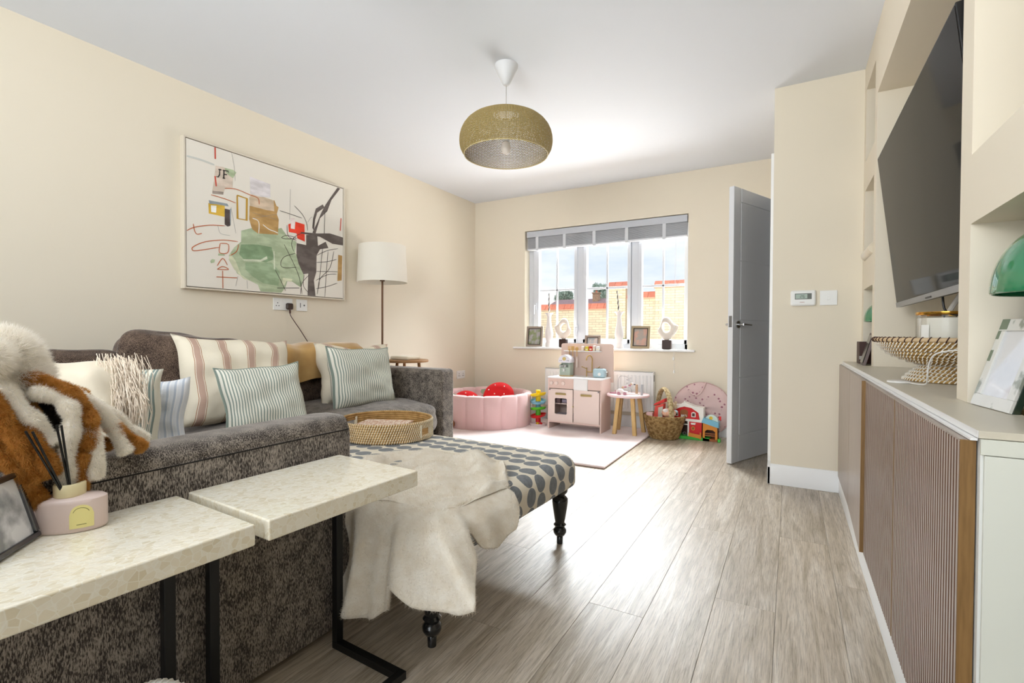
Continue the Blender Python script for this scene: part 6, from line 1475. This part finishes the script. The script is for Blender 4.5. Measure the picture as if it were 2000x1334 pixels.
# green mushroom lamps
grg = mat('green_glass', '#2f8a5c', .08, coat=1.0, spec=.8, vary=('#1f6f47', 3, .3, .7)); 
def dome_lamp(label, c, r, zb, zbase):
    t = thing('mushroom_lamp', label, 'lamp', (c[0], c[1], zbase))
    prof = [(r*.985, 0), (r, .004)]+[(r*cos(a)**.85 if a < 1.5 else 0, .006+r*1.15*sin(a)) for a in [pi/2*k/14 for k in range(1, 15)]]
    q = MB(); q.capb = False; q.lathe(prof, (c[0], c[1], zb), 56); o = q.build('shade', grg, t, smooth=True); md = o.modifiers.new('solid', 'SOLIDIFY'); md.thickness = .003
    q = MB(); q.lathe([(0, 0), (r*.55, 0), (r*.55, .008), (.012, .016), (.010, .03), (.010, zb-zbase+r*.9), (0, zb-zbase+r*.9)], (c[0], c[1], zbase), 28); q.build('stem', brass, t, smooth=True)
    q = MB(); q.ell((c[0], c[1], zb+.03), (.022, .022, .03), 14, 10); q.build('bulb', mat('frosted_bulb', '#f5ece2', .3), t, smooth=True); return t
dome_lamp('glossy green domed lamp in the near alcove above the pearl frame', (.452, 1.30), .112, 1.000, .7672)
dome_lamp('small green domed lamp in the far low alcove', (.425, 3.20), .088, .990, .7672)
sf_ = thing('photo_frame', 'dark brown leaning frame in the far low alcove under the green lamp', 'frame', (.34, 3.12, .767))
q = MB(); q.prism([(.318, 3.02, .7672), (.330, 3.02, .7672), (.372, 3.02, .93), (.360, 3.02, .93)], (0, .13, 0)); q.build('border', mat('dark_grey_wood', '#6a5d5b', .5), sf_, fixn=True)
q = MB(); q.prism([(.3172, 3.035, .78), (.3182, 3.035, .78), (.3562, 3.035, .92), (.3552, 3.035, .92)], (0, .10, 0)); q.build('photograph', mat('dark_print', '#3b3431', .2), sf_, fixn=True)
bb_ = thing('gift_box', 'small dark brown box behind the leaning frame in the far alcove', 'box', (.36, 3.25, .767)); q = MB(); q.box((.320, 3.19, .7672), (.40, 3.31, .884)); q.build('body', mat('dark_brown_card', '#3f1f14', .5), bb_, bevel=.001); q = MB(); q.box((.3195, 3.188, .79), (.342, 3.1899, .808)); q.build('print', mat('silver_print', '#a7a09a', .4), bb_)
# rolled cloth on the middle far shelf
rc = thing('rolled_mat', 'cream rolled cloth sticking out of the middle far alcove', 'cloth', (.37, 3.19, 1.328))
q = MB(); q.lathe([(0, 0), (.026, 0), (.028, .003), (.028, .30), (.026, .303), (0, .303)], (0, 0, 0), 24); M_ = Matrix.Translation((.362, 3.035, 1.3575)) @ Matrix.Rotation(radians(-90), 4, 'X'); q.V = [tuple(M_ @ Vector(v)) for v in q.V]; q.build('roll', fluff_cream, rc, smooth=True)

# ================================================================ WALL FITTINGS
def plate(name, label, cat, y, z, w, h, kind, wall='left', group=None):
    """plate on the left wall; y centre, z centre"""
    t = thing(name, label, cat, (XL, y, z), 0, group); q = MB(); q.box((XL+.0002, y-w/2, z-h/2), (XL+.009, y+w/2, z+h/2)); q.build('face_plate', fitm, t, bevel=.002)
    return t
t = plate('wall_socket', 'white double wall socket below the painting with a black plug', 'socket', 2.272, 1.125, .152, .086, 's')
q = MB()
for dy, dz in ((-.045, .008), (-.055, -.012), (-.035, -.012)): q.box((XL+.0088, 2.272+dy-.0035, 1.125+dz-.003), (XL+.0094, 2.272+dy+.0035, 1.125+dz+.003))
q.build('pin_hole', blackm, t)
q = MB()
for dy in (-.012, .012): q.box((XL+.008, 2.272+dy-.006, 1.143), (XL+.012, 2.272+dy+.006, 1.158))
q.build('rocker_switch', fitm, t, bevel=.001)
t = plate('wall_socket', 'white single aerial socket right of the plugged socket', 'socket', 2.430, 1.125, .090, .086, 'a')
q = MB(); q.box((XL+.0088, 2.400, 1.095), (XL+.0098, 2.428, 1.155)); q.box((XL+.0088, 2.432, 1.095), (XL+.0098, 2.460, 1.155)); q.build('module', fitm, t, bevel=.0005)
q = MB(); q.cyl((XL+.0098, 2.446, 1.125), (XL+.0115, 2.446, 1.125), .006, 12); q.box((XL+.0098, 2.411, 1.108), (XL+.0102, 2.417, 1.142)); q.build('port', mat('port_grey', '#5b5b5e', .5), t)
t = plate('wall_socket', 'white wall socket low on the left wall beyond the sofa', 'socket', 4.475, .462, .148, .086, 's'); q = MB()
for b0_ in (-.037, .037):
    for dy, dz in ((0, .010), (-.010, -.012), (.010, -.012)): q.box((XL+.0088, 4.475+b0_+dy-.004, .462+dz-.004), (XL+.0096, 4.475+b0_+dy+.004, .462+dz+.004))
q.build('pin_hole', blackm, t)
pg = thing('power_plug', 'black three-pin plug with a thin dark cable falling behind the sofa', 'plug', (XL+.02, 2.315, 1.115))
q = MB(); q.box((XL+.0096, 2.288, 1.088), (XL+.036, 2.338, 1.135)); q.build('plug_body', mat('plug_brown', '#3a2a22', .35), pg, bevel=.010, seg=4)
q = MB(); q.tube(smoothpath([(XL+.022, 2.315, 1.09), (XL+.024, 2.318, 1.05), (XL+.03, 2.345, 1.005), (XL+.03, 2.40, .935), (XL+.03, 2.455, .86), (XL+.03, 2.53, .76), (XL+.02, 2.60, .66)]), .0028, 8); q.tube([(XL+.022, 2.315, 1.092), (XL+.023, 2.317, 1.06)], .006, 8); q.build('cable', mat('cable_brown', '#4c2a26', .5), pg, smooth=True)
# thermostat and switch on the partition
th = thing('thermostat', 'white wall thermostat with a grey display on the partition wall', 'thermostat', (.063, YP, 1.138)); y = YP
q = MB(); q.box((-.003, y-.024, 1.092), (.128, y-.0002, 1.185)); q.build('case', fitm, th, bevel=.012, seg=4)
q = MB(); q.box((.020, y-.0252, 1.131), (.106, y-.0238, 1.166)); q.build('display_surround', mat('lcd_dark', '#575c52', .3), th, bevel=.0006); q = MB(); q.box((.024, y-.0262, 1.135), (.084, y-.025, 1.162)); dsp = q.build('display', mat('lcd_green', '#a3b3a6', .3), th)
q = MB(); X0 = .048
for (a, b, c, d) in ((0, .018, .008, .020), (0, .010, .008, .012), (0, .002, .008, .004), (.007, .012, .009, .019), (-.001, .004, .001, .011), (.014, .018, .022, .020), (.014, .010, .022, .012), (.014, .002, .022, .004), (.013, .003, .015, .019), (.020, .003, .022, .012)): q.box((X0+a, y-.0266, 1.137+b), (X0+c, y-.0261, 1.137+d))
q.build('digits', mat('lcd_ink', '#3d463f', .5), dsp)
q = MB(); q.box((.046, y-.0245, 1.112), (.070, y-.0239, 1.115)); q.build('small_print', mat('thermo_print', '#b98b7e', .5), th)
sw = thing('light_switch', 'white square light switch right of the thermostat', 'switch', (.191, YP, 1.137)); q = MB(); q.box((.148, y-.009, 1.094), (.234, y-.0002, 1.180)); q.build('face_plate', fitm, sw, bevel=.0015); q = MB(); q.box((.182, y-.0125, 1.124), (.200, y-.0088, 1.150)); q.build('rocker', fitm, sw, bevel=.002)

# ================================================================ PENDANT
px_, py_ = -1.405, 2.401
pd = thing('pendant_lamp', 'pendant lamp with a golden knit-pattern shade hanging from the ceiling', 'lamp', (px_, py_, ZC))
q = MB(); q.lathe([(.010, -.112), (.012, -.112), (.020, -.105), (.066, -.012), (.0665, 0)], (px_, py_, ZC), 40); q.build('ceiling_rose', mat('rose_white', '#dcdcdc', .5), pd, smooth=True)
q = MB(); q.cyl((px_, py_, ZC-.11), (px_, py_, 2.02), .0022, 8); q.build('cord', mat('cord_grey', '#a9a79f', .6), pd)
q = MB(); q.lathe([(0, 2.07), (.018, 2.07), (.02, 2.0), (0, 2.0)], (px_, py_, 0), 20); q.build('lamp_holder', fitm, pd, smooth=True)
q = MB(); q.ell((px_, py_, 1.965), (.028, .028, .038), 20, 14); q.build('bulb', mat('frosted_bulb', '#f5ece2', .3), pd, smooth=True)
# knit shade built of chevron stitches
sp = [(.235, 1.925), (.247, 1.942), (.256, 1.960), (.2605, 1.98), (.262, 2.0), (.2605, 2.022), (.254, 2.048), (.243, 2.072), (.226, 2.095), (.203, 2.115), (.172, 2.131), (.135, 2.142), (.095, 2.148), (.060, 2.150)]
L_ = [0]
for a, b in zip(sp, sp[1:]): L_.append(L_[-1]+sqrt((a[0]-b[0])**2+(a[1]-b[1])**2))
def sat(s):
    s = max(0, min(L_[-1], s))
    for i in range(len(L_)-1):
        if s <= L_[i+1]: f = (s-L_[i])/(L_[i+1]-L_[i]); return sp[i][0]+(sp[i+1][0]-sp[i][0])*f, sp[i][1]+(sp[i+1][1]-sp[i][1])*f
    return sp[-1]
V = []; F = []; NCOL = 84; pitch = .0092; rows = int(L_[-1]/pitch)-1; tt_ = .0022
for r in range(rows):
    for c in range(NCOL):
        for half in (0, 1):
            a0 = 2*pi*(c+half*.5+.02)/NCOL; a1 = 2*pi*(c+half*.5+.48)/NCOL
            s0, s1 = (r*pitch, r*pitch+pitch*.62) if half == 0 else (r*pitch+pitch*.62, r*pitch)
            th_ = pitch*.66; b = len(V)
            for off in (0, tt_):
                for (a, s) in ((a0, s0), (a1, s1), (a1, s1+th_), (a0, s0+th_)):
                    R, Z = sat(s); V.append((px_+(R-off)*cos(a), py_+(R-off)*sin(a), Z-off*.3))
            F += [(b, b+1, b+2, b+3), (b+7, b+6, b+5, b+4), (b, b+4, b+5, b+1), (b+1, b+5, b+6, b+2), (b+2, b+6, b+7, b+3), (b+3, b+7, b+4, b)]
knit = mat('golden_knit', '#a8925a', .6); o = npmesh('shade', V, F, knit, pd); 
q = MB(); q.tube([(px_+.2345*cos(2*pi*i/96), py_+.2345*sin(2*pi*i/96), 1.924) for i in range(96)], .0026, 8, closed=True); q.build('rim', mat('pale_gold', '#cdbb88', .5), pd, smooth=True)
q = MB()
for k in range(3): a = 2*pi*k/3; q.cyl((px_, py_, 2.06), (px_+.06*cos(a), py_+.06*sin(a), 2.149), .002, 6)
q.tube([(px_+.06*cos(2*pi*i/40), py_+.06*sin(2*pi*i/40), 2.15) for i in range(40)], .003, 6, closed=True); q.build('spider', knit, pd)

# ================================================================ SILL THINGS
SY = 4.775; SZ = .7775
def vase(label, x, y, candle_tilt, H=.365):
    t = thing('candlestick', label, 'vase', (x, y, SZ)); gl = mat('white_ceramic', '#e7e2df', .3)
    pr2 = [(0, 0), (.050, 0), (.050, .006), (.044, .02), (.033, .05), (.029, .062), (.033, .075), (.041, .11), (.044, .14), (.040, .175), (.030, .22), (.023, .27), (.019, .31), (.020, .325), (.030, .345), (.044, .362), (.047, .365), (.040, .365), (.016, .335), (0, .33)]
    q = MB(); q.lathe(pr2, (x, y, SZ), 36); q.build('body', gl, t, smooth=True)
    t2 = thing('twisted_candle', 'black and white twisted taper candle in the %s vase' % ('left' if candle_tilt == 0 else 'right'), 'candle', (x, y, SZ+.335), 0)
    q = MB(); P = []; n = 40; V = []; F = []; mi = []
    for i in range(n+1):
        f = i/n; h = .245*f; r = .0085*(1-.35*f)*(1 if f < .97 else .4)
        for k in range(10): a = 2*pi*k/10+f*14; rr2 = r*(1+.25*cos(2*(2*pi*k/10))); V.append((x+candle_tilt*h+rr2*cos(a), y+rr2*sin(a), SZ+.336+h))
    for i in range(n):
        for k in range(10): F.append((i*10+k, i*10+(k+1) % 10, (i+1)*10+(k+1) % 10, (i+1)*10+k)); mi.append(0 if (k % 5) < 3 else 1)
    q.V = V; q.F = F; q.MI = mi; q.UV = [(0, 0)]*len(V); q.build('wax', [mat('candle_dark', '#4b4340', .5), mat('candle_light', '#cfc9c4', .5)], t2, smooth=True)
vase('white bulbous candlestick vase on the left of the window sill', -2.252, 4.775, 0); vase('white bulbous candlestick vase behind the play kitchen on the sill', -1.488, 4.79, -.10)
def sculpture(label, x, y, flip, s=1.0):
    t = thing('loop_sculpture', label, 'sculpture', (x, y, SZ)); q = MB(); q.box((x-.041, y-.030, SZ), (x+.041, y+.030, SZ+.088)); q.build('plinth', mat('dark_wood_block', '#3a2620', .4), t, bevel=.008, seg=3)
    # organic ring: outline and hole given in the plane of the wall, thick and rounded
    out = [(-.012, .085), (-.05, .115), (-.085, .16), (-.105, .205), (-.098, .225), (-.062, .245), (-.03, .285), (-.005, .305), (.025, .305), (.045, .285), (.055, .25), (.065, .215), (.085, .185), (.08, .15), (.055, .115), (.015, .085)]
    hole = [(-.02, .175), (-.028, .20), (-.022, .225), (-.002, .245), (.022, .25), (.038, .235), (.04, .205), (.03, .180), (.008, .165)]
    if flip: out = [(-a, b) for a, b in out][::-1]; hole = [(-a, b) for a, b in hole][::-1]
    def closed(P, n):
        P = [Vector((a, b, 0)) for a, b in P]; m = len(P); o = []
        for i in range(n):
            u = i/n*m; k = int(u); f = u-k; p0, p1, p2, p3 = P[(k-1) % m], P[k % m], P[(k+1) % m], P[(k+2) % m]
            o.append(.5*((2*p1)+(p2-p0)*f+(2*p0-5*p1+4*p2-p3)*f*f+(3*p1-p0-3*p2+p3)*f**3))
        return o
    n = 64; O = closed(out, n); c = Vector((sum(a for a, b in hole)/len(hole), sum(b for a, b in hole)/len(hole), 0)); Hh = closed(hole, 200); I = []
    for p in O:
        ang = atan2(p.y-c.y, p.x-c.x); I.append(min(Hh, key=lambda h: abs((atan2(h.y-c.y, h.x-c.x)-ang+pi) % (2*pi)-pi)))
    V = []; F = []; m = 14
    for p, i_ in zip(O, I):
        mid = (p+i_)/2; half = (p-i_)/2; th2 = .028
        for k in range(m): a = 2*pi*k/m; w = mid+half*cos(a); V.append((x+w.x*s, y+th2*sin(a), SZ+w.y*s))
    for i in range(n):
        for k in range(m): F.append((i*m+k, ((i+1) % n)*m+k, ((i+1) % n)*m+(k+1) % m, i*m+(k+1) % m))
    q = MB(); q.add(V, F); q.build('ring', mat('matt_stoneware', '#e0d6ca', .6, bump=(120, .15, .001)), t, smooth=True, fixn=True)
sculpture('cream looped stone sculpture on a dark block, behind the left of the play kitchen', -2.085, 4.775, False); sculpture('cream looped stone sculpture on a dark block at the right of the sill', -1.018, 4.77, True)
def sillframe(label, x, y, w, h, rz, m, ph, lean=.03, thick=.014):
    t = thing('photo_frame', label, 'frame', (x, y, SZ+.001), radians(rz)); M_ = ROOT[t.name]
    R2 = M_ @ Matrix.Rotation(-atan2(lean, h), 4, 'X'); b = .026
    for (a0_, a1_, b0_, b1_) in ((-w/2, w/2, 0, b), (-w/2, w/2, h-b, h), (-w/2, -w/2+b, b, h-b), (w/2-b, w/2, b, h-b)):
        q = MB(); q.box((a0_, -thick, b0_), (a1_, 0, b1_), 0, R2); q.build('frame_side', m, t, bevel=.002)
    q = MB(); q.box((-w/2+b, -thick*.5, b), (w/2-b, 0, h-b), 0, R2); q.build('photograph', ph, t)
    q = MB()
    for (a0_, a1_, b0_, b1_) in ((-w/2+b-.004, w/2-b+.004, b-.004, b+.003), (-w/2+b-.004, w/2-b+.004, h-b-.003, h-b+.004), (-w/2+b-.004, -w/2+b+.003, b, h-b), (w/2-b-.003, w/2-b+.004, b, h-b)): q.box((a0_, -thick-.001, b0_), (a1_, -thick*.4, b1_), 0, R2)
    q.build('inner_edge', mat('dark_edge', '#3b3029', .5), t)
    q = MB(); q.box((-.015, lean+.006, .0), (.015, lean+.009, h*.62), 0, M_); q.build('strut', mat('dark_edge', '#3b3029', .5), t)
champ = mat('champagne_wood', '#a39587', .4, .3); champ2 = mat('champagne_gold', '#ab9a7c', .4, .3)
ph1 = mat('garden_photo', '#8f9a72', .3, vary=('#b3aeb0', 18, .42, .58)); ph2 = mat('hand_photo', '#a8a29a', .3, vary=('#c9a393', 14, .42, .55)); ph3 = mat('blue_photo', '#8f979b', .3, vary=('#bfaea4', 14, .45, .6))
sillframe('champagne photo frame at the left end of the window sill', -2.418, 4.755, .192, .222, 4, champ, ph1)
sillframe('gold photo frame between the white vase and the right sculpture', -1.268, 4.755, .190, .222, -6, champ2, ph2)
sillframe('low landscape photo frame half hidden behind the play kitchen back board', -1.770, 4.80, .165, .128, 5, mat('bronze_frame', '#8a7b6e', .35, .4), ph3, .02)
